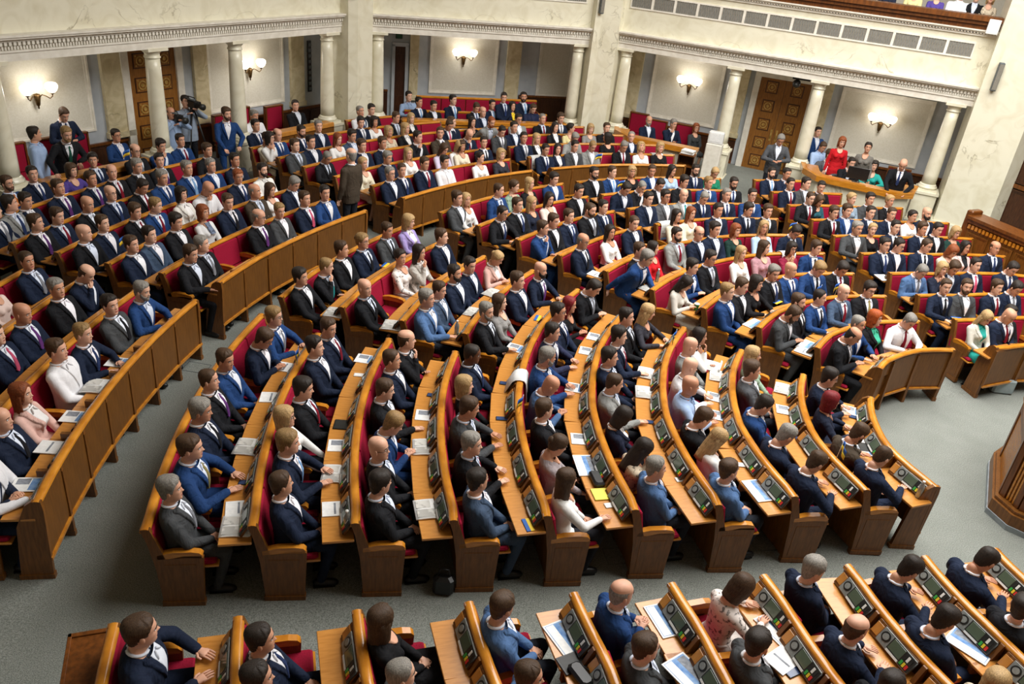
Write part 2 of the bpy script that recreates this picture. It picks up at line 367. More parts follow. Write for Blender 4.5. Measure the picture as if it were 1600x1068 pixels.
P3 = [pw('far', 8.25, -.6), pw('far', 8.25, .55), pw('far', 9.35, .75), pw('far', 9.75, .2), pw('far', 9.75, -.6)]
pier('pillar', P3, 'broad cream marble pier at the end of the desk booth beside dark wood panelling')
for (nx, ny, za, zb), where in ((((P1[2][0]+P1[1][0])/2, (P1[2][1]+P1[1][1])/2, 3.75, 4.5), 'pier by the middle bay exit door'), (((P2[2][0]+P2[1][0])/2, (P2[2][1]+P2[1][1])/2, 3.75, 4.35), 'pier by the booth of three'), (((P3[1][0]*.8+P3[2][0]*.2), (P3[1][1]*.8+P3[2][1]*.2), 3.4, 4.0), 'broad pier by the dark panelling')):
    d = CEN-np.array([nx, ny]); d /= np.hypot(*d); M = FM((nx+d[0]*.04, ny+d[1]*.04), (-d[1], d[0]))
    mb = MB(); mb.bbox(-.055, .055, -.02, .09, za, zb, .012); o = obj('column_speaker', mb, 'grey_speaker', None, M)
    mb = MB(); mb.box(-.045, .045, .09, .096, za+.03, zb-.03); obj('speaker_grille', mb, 'grille', o)
    mb = MB(); mb.box(-.02, .02, -.1, .0, (za+zb)/2-.05, (za+zb)/2+.05); obj('bracket', mb, 'black_plastic', o)
    tag(o, 'slim grey column loudspeaker mounted on the '+where, 'speaker', 'pier loudspeakers')
mb = MB(); mb.bbox(-.12, .12, 0, .06, 0, .3, .01); q = obj('wall_speaker', mb, 'white_plastic', None, FM(pw('far', 8.1, .36), BAYS['far'][1], 4.5))
mb = MB(); mb.box(-.09, .09, .06, .064, .03, .27); obj('speaker_grille', mb, 'paper', q)
mb = MB(); mb.box(-.02, .02, -.1, 0, .1, .2); obj('bracket', mb, 'black_plastic', q); tag(q, 'flat white loudspeaker fixed below the end of the wooden gallery rail', 'speaker')

# doors with carved rosettes
def rosette(mb, x, z, y, r=.11):
    mb.box(x-r*1.35, x+r*1.35, y, y+.012, z-r*1.35, z+r*1.35, 1); mb.box(x-r*1.15, x+r*1.15, y+.012, y+.02, z-r*1.15, z+r*1.15, 0)
    n = 20
    for r0, r1, yy, mi in ((r*.62, r*.85, .028, 2), (0, r*.34, .03, 2)):
        v = []; f = []
        for j in range(n):
            a = 2*math.pi*j/n
            for rr in (r0, r1): v.append((x+rr*math.cos(a), y+.02, z+rr*math.sin(a))); v.append((x+rr*math.cos(a), y+yy+.006, z+rr*math.sin(a)))
        for j in range(n):
            a = 4*j; b = 4*((j+1) % n); f += [(a+1, b+1, b+3, a+3), (a+3, b+3, b+2, a+2), (a, b, b+1, a+1)]
        mb.add(v, f, mi)
    for sx in (-1, 1):
        for sz in (-1, 1): mb.box(x+sx*r*.85-.014, x+sx*r*.85+.014, y+.02, y+.03, z+sz*r*.85-.014, z+sz*r*.85+.014, 2)
def carved_door(no, side, t0, t1, z0, z1, D, label, rows=5):
    M = BM[side]; mb = MB()
    mb.box(t0-.16, t0, D, D+.1, z0, z1+.14); mb.box(t1, t1+.16, D, D+.1, z0, z1+.14); mb.box(t0, t1, D, D+.1, z1, z1+.14)
    d = obj('door_%d' % no, mb, 'trim_white', None, M); tag(d, label, kind='structure')
    mid = (t0+t1)/2
    for a, b, hs in ((t0, mid-.004, 1), (mid+.004, t1, -1)):
        m = MB(); m.box(a, b, D, D+.05, z0, z1); lf = obj('door_leaf', m, 'wood_door', d)
        for i in range(rows):
            m = MB(); rosette(m, (a+b)/2, z0+.32+i*(z1-z0-.5)/(rows-.9), D+.05, min(.115, (b-a)*.24)); obj('carved_panel', m, ['wood_door', 'wood_dark', 'brass'], lf)
        m = MB(); hx = b-.07 if hs > 0 else a+.07; m.box(hx-.025, hx+.025, D+.05, D+.06, 1.0, 1.3); m.tube([(hx, D+.1, 1.08), (hx, D+.1, 1.24)], .012); obj('door_handle', m, 'brass', lf)
    return d
carved_door(1, 'far', 3.36, 4.66, .1, 2.6, -1.43, 'tall double wooden door with brass rosettes behind the photographer')
carved_door(2, 'left', 3.28, 4.40, .1, 2.62, -1.43, 'tall double wooden door with brass rosettes behind the television cameras')
M = BM['back']; mb = MB(); mb.box(.64, .72, -2., -1.9, .1, 2.35); mb.box(1.0, 1.08, -2., -1.9, .1, 2.35); mb.box(.64, 1.08, -2., -1.9, 2.3, 2.4)
d3 = obj('door_3', mb, 'plaster_blue', None, M); tag(d3, 'narrow dark door under the green exit sign', kind='structure'); mb = MB(); mb.box(.72, 1.0, -2., -1.96, .1, 2.3); mb.box(.76, .96, -1.96, -1.95, .3, 1.0); mb.box(.76, .96, -1.96, -1.95, 1.2, 2.1); obj('door_leaf', mb, 'wood_dark', d3)
mb = MB(); mb.bbox(-.09, .09, -.02, .03, -.06, .06, .006); e = obj('exit_sign', mb, 'black_plastic', None, M @ Matrix.Translation((.82, -1.97, 2.55))); mb = MB(); mb.box(-.078, .078, .03, .034, -.048, .048); obj('sign_face', mb, 'exit_green', e); tag(e, 'small dark green exit sign above the narrow door', 'sign')
# tall slot vent beside the pier
mb = MB(); mb.box(-.72, -.6, -1.44, -1.42, 1.2, 2.45)
v = obj('vent_slot', mb, 'black_plastic', None, BM['left'])
for i in range(9):
    m = MB(); m.box(-.71, -.61, -1.42, -1.4, 1.24+i*.135, 1.31+i*.135); obj('slat', m, 'grey_speaker', v)
tag(v, 'tall narrow dark louvred vent in the pale wall', 'vent')

# wall sconces
def sconce(side, t, z, D, label, yaw=0):
    c = empty('wall_sconce'); c.matrix_world = BM[side] @ Matrix.Translation((t, D, z)); tag(c, label, 'wall lamp', 'two-globe wall sconces')
    mb = MB(); mb.lathe([(.0, -.3), (.018, -.28), (.012, -.25), (.035, -.22), (.045, -.16), (.065, -.05), (.055, -.02), (.0, 0)], 14, (0, .06, 0)); mb.box(-.03, .03, 0, .06, -.15, -.05); obj('backplate', mb, 'bronze', c)
    for s in (-1, 1):
        mb = MB(); mb.tube([(s*.03, .08, -.08), (s*.08, .1, -.03), (s*.14, .13, -.06), (s*.19, .16, -.1), (s*.23, .18, -.06), (s*.235, .18, 0)], .011); mb.lathe([(.012, -.03), (.04, 0), (.045, .02)], 12, (s*.235, .18, 0)); a = obj('lamp_arm', mb, 'bronze', c)
        mb = MB(); mb.lathe([(.045, .01), (.085, .05), (.112, .11), (.11, .155), (.085, .185), (.0, .195)], 20, (s*.235, .18, 0)); obj('glass_shade', mb, 'glass_lit', a)
    l = bpy.data.lights.new('sconce_lamp', 'POINT'); l.energy = 11; l.color = (1, .96, .9); l.shadow_soft_size = .12
    lo = bpy.data.objects.new('sconce_lamp', l); COL.objects.link(lo); lo.parent = c; lo.location = (0, .42, .12)
sconce('left', 6.35, 2.0, -1.4, 'lit two-globe brass sconce above the bearded man standing in a booth')
sconce('left', 1.31, 2.0, -1.4, 'lit two-globe brass sconce above the white-shirted man in a booth')
sconce('back', 2.6, 2.15, -1.95, 'lit two-globe brass sconce above the middle bay benches')
sconce('far', 1.52, 2.1, -1.4, 'lit two-globe brass sconce above the booth of three')
sconce('far', 6.53, 2.0, -1.4, 'lit two-globe brass sconce above the woman in a red dress')

# rest of the shell, out of the picture
def wall_box(name, x0, x1, y0, y1, z0, z1, m, label):
    mb = MB(); mb.box(x0, x1, y0, y1, z0, z1); tag(obj(name, mb, m), label, kind='structure')
wall_box('wall_camera_side', -16, 26, -6.2, -6, -.2, 11.2, 'plaster', 'cream wall behind the near gallery')
wall_box('wall_west', -16.2, -16, -6, 30, -.2, 11.2, 'plaster', 'cream outer wall beyond the camera crew gallery')
wall_box('wall_presidium', 21, 21.2, -6, 30, -.2, 11.2, 'wood_mid', 'wood clad wall behind the presidium')
wall_box('wall_north', -16, 26, 29, 29.2, -.2, 11.2, 'plaster', 'cream outer wall beyond the middle bay')
wall_box('ceiling', -16, 26, -6, 30, 11.2, 11.4, 'trim_white', 'white ceiling of the chamber')

# presidium woodwork at the far end of the rows
A = np.array(pw('far', 9.5, .2)); Bp = A+np.array([.5, -.866])*9
M = FM(A, Bp-A); mb = MB(); mb.box(0, 9, -.2, 0, -.1, 3.3); w = obj('wall_wood', mb, 'wood_dark', None, M); tag(w, 'dark panelled wood wall beside the broad pier', kind='structure')
for i in range(8):
    for z0, z1 in ((.5, 1.35), (1.5, 2.75), (2.85, 3.2)):
        m = MB(); m.box(.15+i*.9, .95+i*.9, 0, .02, z0, z1); moulding(m, .15+i*.9, .95+i*.9, z0, z1, .02, .06, .03); obj('wood_panel', m, 'wood_dark', w)
m = MB(); m.box(0, 9, 0, .08, 3.25, 3.4); m.box(0, 9, 0, .05, 1.38, 1.47); obj('wood_cornice', m, 'wood_mid', w)
B0 = at_z((1519, 338), 1.4)[:2]; B1 = at_z((1600, 372), 1.4)[:2]; u = B1-B0; M = FM(B0, u)
mb = MB(); mb.box(0, 4.5, -.25, 0, -.05, 1.28); b = obj('presidium_barrier', mb, 'wood_board', None, M); tag(b, 'carved wooden presidium barrier with a dentil band at the row ends', 'barrier')
m = MB(); m.box(-.05, 4.5, -.35, .1, 1.36, 1.42); m.box(-.02, 4.5, -.3, .06, 1.28, 1.36); obj('barrier_top', m, 'wood_mid', b)
m = MB(); x = .02
while x < 4.4: m.box(x, x+.05, 0, .05, 1.17, 1.25); x += .085
tag(obj('dentil_band', m, 'wood_rail', b), kind='stuff')
for i in range(8):
    m = MB(); m.box(.05+i*.55, .53+i*.55, 0, .012, .25, 1.1); moulding(m, .05+i*.55, .53+i*.55, .25, 1.1, .012, .05, .02); obj('barrier_panel', m, 'wood_board', b)
m = MB(); m.bbox(-.14, .0, -.3, .02, -.05, 1.5, .02); obj('end_post', m, 'wood_mid', b)

# rostrum
f = [at_z(q, 0)[:2] for q in ((1542, 726), (1538, 799), (1569, 827), (1602, 842))]
poly = [tuple(f[0]), tuple(f[1]), tuple(f[2]), tuple(f[3]), (7.6, 7.7), (8.1, 8.3), (8.0, 9.6), (7.2, 9.9)]
cx = sum(p[0] for p in poly)/8; cy = sum(p[1] for p in poly)/8
def sc(s): return [(cx+(x-cx)*s, cy+(y-cy)*s) for x, y in poly]
ro = empty('rostrum', (cx, cy, 0)); tag(ro, 'polygonal wooden speaker rostrum with ribbed panels standing on the open carpet', 'rostrum')
T0 = Matrix.Translation((-cx, -cy, 0))
mb = MB(); mb.prism(sc(1.0), 0, .07); obj('plinth', mb, 'plinth_grey', ro, T0)
mb = MB(); mb.prism(sc(.985), .07, .22); mb.prism(sc(.95), .22, .26); obj('base_step', mb, 'wood_board', ro, T0)
mb = MB(); mb.prism(sc(.86), .26, 1.12); obj('rostrum_body', mb, 'wood_board', ro, T0)
mb = MB(); mb.prism(sc(.93), 1.12, 1.18); obj('rostrum_top', mb, 'wood_rail', ro, T0)
pl = sc(.86)
for i in range(8):
    a = np.array(pl[i]); b_ = np.array(pl[(i+1) % 8]); d = b_-a; L = np.hypot(*d); d /= L; n = np.array([d[1], -d[0]])
    if n@(a-np.array([cx, cy])) < 0: n = -n
    Mx = T0 @ Matrix(((d[0], n[0], 0, a[0]), (d[1], n[1], 0, a[1]), (0, 0, 1, 0), (0, 0, 0, 1)))
    mb = MB(); mb.box(.0, .07, 0, .03, .26, 1.12); mb.box(L-.07, L, 0, .03, .26, 1.12); mb.box(.07, L-.07, 0, .03, .98, 1.12); obj('panel_frame', mb, 'wood_mid', ro, Mx)
    x = .09; k = 0
    while x < L-.1:
        mb = MB(); mb.box(x, x+.022, 0, .018, .27, .97); obj('rib', mb, 'wood_rail', ro, Mx); x += .045
# ================================================================== BENCHES
def unit_meshes():
    U = {}
    mb = MB(); mb.bbox(-.475, .475, .1, .57, .405, .43, .006, 1); mb.bbox(-.465, .465, .12, .55, .43, .475, .018, 0); U['seat'] = mb.mesh('seat', ['red_cloth', 'wood_rail'])
    mb = MB(); T = Matrix.Rotation(.19, 4, 'X'); b = MB(); b.bbox(-.49, .49, -.02, .03, 0, .40, .016)
    for i, q in enumerate(b.v): w = T @ Vector(q); b.v[i] = (w.x, w.y+.1, w.z+.46)
    mb.add(b.v, b.f); U['back_pad'] = mb.mesh('back_pad', 'red_cloth')
    mb = MB(); pr = [(.07, .555), (.07, .60), (.2, .635), (.36, .64), (.43, .628), (.455, .60), (.44, .57), (.3, .575)]
    v = [(x, y, z) for x in (-.032, .032) for y, z in pr]; n = len(pr)
    mb.add(v, [tuple(range(n)), tuple(range(2*n-1, n-1, -1))]+[(i, n+i, n+(i+1) % n, (i+1) % n) for i in range(n)], 0)
    mb.box(-.016, .016, .09, .42, .0, .57, 1); U['armrest'] = mb.mesh('armrest', ['wood_rail', 'wood_board'])
    mb = MB(); mb.bbox(-.498, .498, -.315, -.028, .69, .716, .004); U['desk_top'] = mb.mesh('desk_top', 'wood_desk')
    mb = MB(); mb.box(-.02, .02, -.3, -.03, .58, .69); v = [(x, y, z) for x in (-.02, .02) for y, z in ((-.135, .716), (-.035, .716), (-.035, .885), (-.06, .88))]
    mb.add(v, [(0, 1, 2, 3), (7, 6, 5, 4), (0, 4, 5, 1), (1, 5, 6, 2), (2, 6, 7, 3), (3, 7, 4, 0)]); U['divider'] = mb.mesh('divider', 'wood_board')
    # console, tilted back against the rail
    T = Matrix.Translation((0, -.125, .722)) @ Matrix.Rotation(-.55, 4, 'X')
    def tilt(b):
        for i, q in enumerate(b.v): w = T @ Vector(q); b.v[i] = tuple(w)
        return b
    b = MB(); b.bbox(-.24, .24, -.012, .012, 0, .17, .006, 0); b.bbox(-.235, -.155, -.018, -.01, .03, .14, .003, 2); b.bbox(-.15, .24, -.024, -.01, .012, .158, .004, 1); b.box(-.03, .13, -.027, -.022, .038, .152, 3); b.box(.128, .236, -.027, -.022, .02, .15, 3); b.tube([(.245, -.02, .02), (.25, -.03, .08), (.245, -.02, .15)], .006, 6, 3); U['console'] = tilt(b).mesh('console', ['wood_board', 'console_grey', 'wood_desk', 'console_dark'])
    b = MB(); b.bbox(-.02, .12, -.03, -.022, .045, .145, .002); U['screen'] = tilt(b).mesh('screen', 'screen_green')
    b = MB(); n = 18
    for r, y in ((.045, -.028), (.03, -.032)):
        vv = [(-.088+r*math.cos(2*math.pi*j/n), y, .095+r*math.sin(2*math.pi*j/n)) for j in range(n)]+[(-.088+r*math.cos(2*math.pi*j/n), -.02, .095+r*math.sin(2*math.pi*j/n)) for j in range(n)]
        b.add(vv, [tuple(range(n-1, -1, -1))]+[(j, (j+1) % n, n+(j+1) % n, n+j) for j in range(n)], 0 if r > .04 else 1)
    U['speaker'] = tilt(b).mesh('speaker', ['console_dark', 'console_grey'])
    b = MB(); b.box(-.02, .12, -.031, -.022, .016, .034, 0)
    for i, mi in enumerate((1, 2, 3)): b.box(.135+i*.03, .157+i*.03, -.032, -.022, .03, .07, mi)
    for i in range(3): b.box(.135+i*.03, .157+i*.03, -.03, -.022, .085, .135, 4 if i != 1 else 0)
    U['keypad'] = tilt(b).mesh('keypad', ['btn_white', 'btn_green', 'btn_yellow', 'btn_red', 'console_dark'])
    b = MB(); b.tube([(-.19, -.02, .12), (-.2, -.06, .2), (-.19, -.09, .235)], .006); b.ell((-.19, -.095, .24), (.013, .013, .02), 8, 6); U['microphone'] = tilt(b).mesh('microphone', 'black_plastic')
    # front barrier panels
    mb = MB(); mb.box(-.5, .5, .0, .02, .24, .86, 0); mb.box(-.455, .455, .02, .026, .28, .84, 1)
    mb.box(-.5, .5, .02, .045, .22, .25, 2); mb.box(-.5, -.46, .02, .032, .25, .86, 0); mb.box(.46, .5, .02, .032, .25, .86, 0); U['front_panel'] = mb.mesh('front_panel', ['wood_board', 'wood_panel', 'wood_rail'])
    mb = MB(); mb.box(-.022, .022, -.2, .035, 0, .8); mb.box(-.024, .024, -.2, .04, 0, .06); U['post'] = mb.mesh('post', 'wood_board')
    # end panels
    pr = [(.075, 0), (.075, .5), (-.045, .9), (.035, .9), (.14, .56), (.3, .6), (.44, .6), (.46, .575), (.43, 0)]
    mb = MB(); v = [(x, y, z) for x in (-.022, .022) for y, z in pr]; n = len(pr)
    mb.add(v, [tuple(range(n-1, -1, -1)), tuple(range(n, 2*n))]+[(i, (i+1) % n, n+(i+1) % n, n+i) for i in range(n)])
    mb.box(-.03, .03, .065, .44, 0, .055); mb.box(-.026, .026, .12, .39, .1, .5); U['end_panel'] = mb.mesh('end_panel', 'wood_board')
    pr = [(-.3, 0), (-.22, .6), (-.12, .8), (-.05, .9), (.035, .9), (.05, .8), (.06, 0)]
    pr = [(-.26, 0), (-.2, .62), (-.1, .86), (-.04, .905), (.04, .9), (.05, .8), (.02, 0)]
    mb = MB(); v = [(x, y, z) for x in (-.022, .022) for y, z in pr]; n = len(pr)
    mb.add(v, [tuple(range(n-1, -1, -1)), tuple(range(n, 2*n))]+[(i, (i+1) % n, n+(i+1) % n, n+i) for i in range(n)])
    mb.box(-.03, .03, -.27, .03, 0, .055); U['desk_end_panel'] = mb.mesh('desk_end_panel', 'wood_board')
    mb = MB(); pr = [(.0, .68), (-.31, .68), (-.31, .712), (.0, .712)]
    return U
UN = unit_meshes()
def rowmat(row, th, z=None):
    p, t, n = row_frame(row, th); z = zf_row(row) if z is None else z
    return Matrix(((t[0], n[0], 0, p[0]), (t[1], n[1], 0, p[1]), (0, 0, 1, z), (0, 0, 0, 1)))
def sweep(row, a, b, prof, smooth=True):
    """sweep a closed (inward, z) profile along a row"""
    n = max(3, int(abs(b-a)*base_r(row)/.22)+2); mb = MB(); v = []; f = []; m = len(prof)
    for i in range(n):
        th = a+(b-a)*i/(n-1); M = rowmat(row, th)
        for y, z in prof: w = M @ Vector((0, y, z)); v.append(tuple(w))
    for i in range(n-1):
        for j in range(m): f.append((i*m+j, i*m+(j+1) % m, (i+1)*m+(j+1) % m, (i+1)*m+j))
    mb.add(v, f, 0, smooth); mb.add(v[:m], [tuple(range(m-1, -1, -1))]); mb.add(v[-m:], [tuple(range(m))]); return mb
RAILP = [(-.045, .862), (-.047, .885), (-.035, .9), (-.01, .908), (.015, .906), (.036, .895), (.042, .875), (.04, .862)]
BOARDP = [(.045, .46), (.075, .06), (.1, .06), (.085, .46), (.01, .865), (-.02, .865)]
FBOARDP = [(-.025, .865), (-.03, .6), (.0, .6), (.0, .865)]
BENCHES = []
def bench(row, a, b, label, detail=False, group='red bench rows', consoles=True):
    """a<b angles"""
    desk = row not in (1, -5, -6); front = row in (0, 10); mid = (a+b)/2; p = row_xy(row, mid); z = zf_row(row)
    e = empty('front_desk' if front else 'bench', (p[0], p[1], z)); T = Matrix.Translation((-p[0], -p[1], -z))
    tag(e, label, 'desk' if front else 'bench', group)
    obj('top_rail', sweep(row, a, b, RAILP), 'wood_rail', e, T); obj('back_board', sweep(row, a, b, FBOARDP if front else BOARDP, False), 'wood_board', e, T)
    L = abs(b-a)*np.linalg.norm(row_xy(row, mid)-CEN); n = max(1, round(L/.6)); st = (b-a)/n
    for i in range(n):
        th = a+(i+.5)*st; q0 = row_xy(row, a+i*st); q1 = row_xy(row, a+(i+1)*st); w = float(np.linalg.norm(q1-q0)); r = np.linalg.norm(row_xy(row, th)-CEN)
        M = T @ rowmat(row, th)
        def put(nm, y, scl=True, parent=e):
            S = Matrix.Diagonal((w*(r-y)/r if scl else 1, 1, 1, 1)); return link(nm, UN[nm], parent, M @ S)
        if desk: put('desk_top', -.28)
        if front: put('front_panel', 0)
        else: put('seat', .2); put('back_pad', .04)
        if desk and consoles:
            c = link('console', UN['console'], e, M)
            if detail:
                for nm in ('screen', 'speaker', 'keypad'): link(nm, UN[nm], c)
    for i in range(n+1):
        th = a+i*st; M = T @ rowmat(row, th)
        if 0 < i < n:
            if desk: link('divider', UN['divider'], e, M)
            link('post' if front else 'armrest', UN['post' if front else 'armrest'], e, M)
        else:
            if not front: link('armrest', UN['armrest'], e, M @ Matrix.Translation((.03 if i == 0 else -.03, 0, .005)))
            link('desk_end_panel' if front else 'end_panel', UN['desk_end_panel' if front else 'end_panel'], e, M @ Matrix.Translation((.02 if i == 0 else -.02, 0, 0)))
    BENCHES.append((row, a, b)); return e
ORD = ['', 'first', 'second', 'third', 'fourth', 'fifth', 'sixth', 'seventh', 'eighth', 'ninth', 'tenth']
E_ = {}
def ends(key, rows, pts):
    for r, q in zip(rows, pts): E_[key, r] = th_px(r, q)
R1 = list(range(1, 11))
ends('S2g', R1, [(228, 828), (393, 822), (554, 818), (709, 813), (859, 806), (1000, 796), (1125, 789), (1242, 776), (1350, 766), (1460, 761)])
ends('S2a', R1[:4], [(416, 491), (497, 520), (609, 528), (712, 548)])
ends('S3a', R1[:4], [(438, 464), (528, 479), (622, 500), (724, 521)])
ends('S3b', R1, [(632, 353), (690, 378), (760, 400), (835, 422), (906, 452), (984, 482), (1074, 512), (1160, 546), (1252, 583), (1362, 620)])
ends('S4b', R1, [(687, 332), (745, 352), (807, 374), (868, 397), (947, 424), (1022, 454), (1098, 481), (1179, 509), (1271, 541), (1377, 576)])
ends('S4d', R1[:4], [(880, 286), (918, 306), (960, 329), (1002, 354)])
ends('S5d', R1[:4], [(902, 284), (940, 304), (981, 326), (1026, 351)])
ends('S4e', R1, [(1125, 278), (1150, 297), (1185, 318), (1215, 341), (1255, 367), (1290, 396), (1335, 427), (1385, 462), (1435, 500), (1490, 544)])
ends('S6e', R1, [(1177, 280), (1205, 299), (1233, 321), (1268, 343), (1302, 368), (1346, 396), (1391, 427), (1434, 461), (1488, 496), (1553, 540)])
ends('S6f', R1, [(1250, 279), (1312, 299), (1408, 322), (1482, 347), (1518, 369), (1568, 396), (1640, 427), (1660, 459), (1670, 497), (1680, 540)])
ends('S1g', R1, [(184, 972), (380, 961), (564, 951), (739, 938), (905, 923), (1056, 908), (1197, 896), (1325, 881), (1445, 868), (1557, 855)])
O = [0, -1, -2, -3, -4, -5, -6]
ends('O1a', O[:4], [(308, 468), (211, 452), (128, 436), (50, 416)])
ends('O2a', O[:6], [(335, 440), (252, 427), (169, 412), (90, 395), (13, 379), (-60, 362)])
ends('O2b', O[:6], [(572, 328), (512, 309), (462, 293), (412, 276), (366, 260), (325, 245)])
ends('O3b', O, [(622, 307), (580, 290), (523, 276), (475, 261), (433, 246), (394, 232), (540, 188)])
ends('O3d', O[:3], [(835, 267), (797, 248), (765, 232)])
ends('O4d', O[:3], [(860, 262), (824, 245), (794, 229)])
ends('O4e', O[:5], [(1070, 257), (1050, 239), (1028, 225), (975, 211), (912, 197)])
ends('O3e', O[5:], [(690, 190), (616, 181)])
def rw(r): return ORD[11-r] if r > 0 else ORD[1-r]
for r in R1:
    front = r == 10; kind = 'curved panelled front desk of the %s' if front else 'curved red bench in the %s, '+('%s row from the rostrum' % rw(r))
    def lab(block): return kind % block
    L1 = 2.9+.1*r
    a = E_['S1g', r]; bench(r, a, a+L1/np.linalg.norm(row_xy(r, a)-CEN), lab('side block across the wide aisle'), True)
    if r <= 4:
        bench(r, E_['S2a', r], E_['S2g', r], lab('long block along the wide aisle'), True)
        bench(r, E_['S3b', r], E_['S3a', r], lab('short block facing the outer desks'), True)
        bench(r, E_['S4d', r], E_['S4b', r], lab('central block'), False)
        bench(r, E_['S4e', r], E_['S5d', r], lab('short block beyond the central block'), False)
    else:
        bench(r, E_['S3b', r], E_['S2g', r], lab('long block along the wide aisle'), True)
        bench(r, E_['S4e', r], E_['S4b', r], lab('central block'), r == 10)
    bench(r, E_['S6f', r], E_['S6e', r], lab('block beside the presidium barrier'), False)
for r in O[:6]:
    kind = 'curved panelled desk fronting the outer ring block %s' if r == 0 else 'curved red bench in outer ring row %s, block %s' % (rw(r-1) if r > -6 else 'seven', '%s')
    def lab(block): return kind % block
    if r > -4:
        a = E_['O1a', r]; bench(r, a, {0: th_px(0, (50, 785)), -1: th_px(0, (50, 785)), -2: th_px(0, (60, 760)), -3: th_px(0, (100, 700))}[r], lab('nearest the wide aisle'), r == 0)
    bench(r, E_['O2b', r], E_['O2a', r], lab('in front of the television cameras'), r == 0)
    if r > -3:
        bench(r, E_['O3d', r], E_['O3b', r], lab('below the middle bay'), False); bench(r, E_['O4e', r], E_['O4d', r], lab('below the booth of three'), False)
    elif r > -5: bench(r, E_['O4e', r], E_['O3b', r], lab('below the middle bay'), False)
    else: bench(r, E_['O3e', r], E_['O3b', r], lab('below the middle bay'), False)
bench(-6, E_['O3e', -6], E_['O3b', -6], 'short red bench against the pier at the very back of the outer ring')
# ================================================================== PEOPLE: templates
def nrm(v): v = np.array(v, float); return v/(np.linalg.norm(v)+1e-12)
# ---- head: one lofted surface from neck to crown, z=0 at eye level-ish centre, +y is the face
HR = [(-.215, -.034, .062, .060, .062), (-.18, -.032, .058, .056, .060), (-.145, -.027, .055, .053, .060), (-.122, -.014, .050, .070, .064), (-.110, -.008, .046, .088, .068), (-.09, -.006, .056, .094, .074),
      (-.07, -.006, .063, .094, .080), (-.045, -.006, .068, .094, .088), (-.02, -.006, .072, .093, .095), (.01, -.006, .0745, .090, .100), (.04, -.006, .077, .093, .104),
      (.07, -.006, .0765, .090, .105), (.095, -.008, .069, .079, .097), (.114, -.010, .053, .060, .078), (.126, -.012, .030, .034, .046), (.130, -.012, .004, .004, .005)]
def head_grid():
    zs = np.array([r[0] for r in HR]); T = np.array(HR)
    zz = np.concatenate([np.linspace(-.215, -.13, 5), np.linspace(-.122, .06, 27), np.linspace(.07, .114, 6), [.121, .126, .129]])
    ph = np.concatenate([np.linspace(-1.15, 1.15, 25), np.linspace(1.3, 2*math.pi-1.3, 17)])    # azimuth from +y
    V = np.zeros((len(zz), len(ph), 3))
    for i, z in enumerate(zz):
        yc, rx, rf, rb = [np.interp(z, zs, T[:, k]) for k in (1, 2, 3, 4)]
        c, s = np.cos(ph), np.sin(ph); e = .9
        x = rx*np.sign(s)*np.abs(s)**e; y = yc+np.where(c > 0, rf, rb)*np.sign(c)*np.abs(c)**e
        fr = np.clip(c, 0, 1)
        g = lambda x0, z0, sx, sz: np.exp(-((x-x0)/sx)**2-((z-z0)/sz)**2)
        y = y+fr*(.024*g(0, -.018, .0105, .013)+.014*g(0, .006, .0095, .016)+.007*g(.011, -.024, .008, .008)+.007*g(-.011, -.024, .008, .008)
                  -.010*g(.031, .016, .015, .011)-.010*g(-.031, .016, .015, .011)+.005*np.exp(-((z-.040)/.010)**2)*np.exp(-(x/.045)**2)
                  +.0055*g(0, -.054, .020, .0055)+.005*g(0, -.066, .017, .005)-.003*g(0, -.06, .02, .003)+.006*g(0, -.104, .02, .013)+.004*g(.045, -.02, .016, .02)+.004*g(-.045, -.02, .016, .02))
        V[i, :, 0] = x; V[i, :, 1] = y; V[i, :, 2] = z
    return zz, ph, V
HZ, HPH, HV = head_grid()
NZ, NP = HV.shape[:2]
def head_parts():
    mb = MB(); v = HV.reshape(-1, 3); f = []; mi = []
    for i in range(NZ-1):
        for j in range(NP):
            k = (j+1) % NP; q = (i*NP+j, i*NP+k, (i+1)*NP+k, (i+1)*NP+j)
            c = v[list(q)].mean(0); lip = abs(c[0]) < .022-.25*abs(c[2]+.06) and -.070 < c[2] < -.049 and c[1] > .05
            f.append(q[::-1]); mi.append(3 if lip else 0)
    n = len(mb.v); mb.v = [tuple(x) for x in v]; mb.f = f; mb.m = mi; mb.sm = [True]*len(f)
    mb.f.append(tuple((NZ-1)*NP+j for j in range(NP))[::-1]); mb.m.append(0); mb.sm.append(True)
    for s in (-1, 1):
        mb.ell((s*.031, .074, .014), (.0125, .009, .0075), 10, 6, 1); mb.ell((s*.031, .0795, .014), (.0058, .005, .0062), 8, 6, 2)
        mb.tube([(s*.014, .0895, .0375), (s*.026, .0900, .0395), (s*.040, .083, .0375), (s*.050, .073, .031)], [.003, .004, .004, .002], 6, 4)
        mb.ell((s*.081, -.010, -.004), (.010, .018, .031), 10, 8, 0, Matrix.Rotation(-s*.35, 3, 'Z'))
    return mb
HEAD = head_parts()
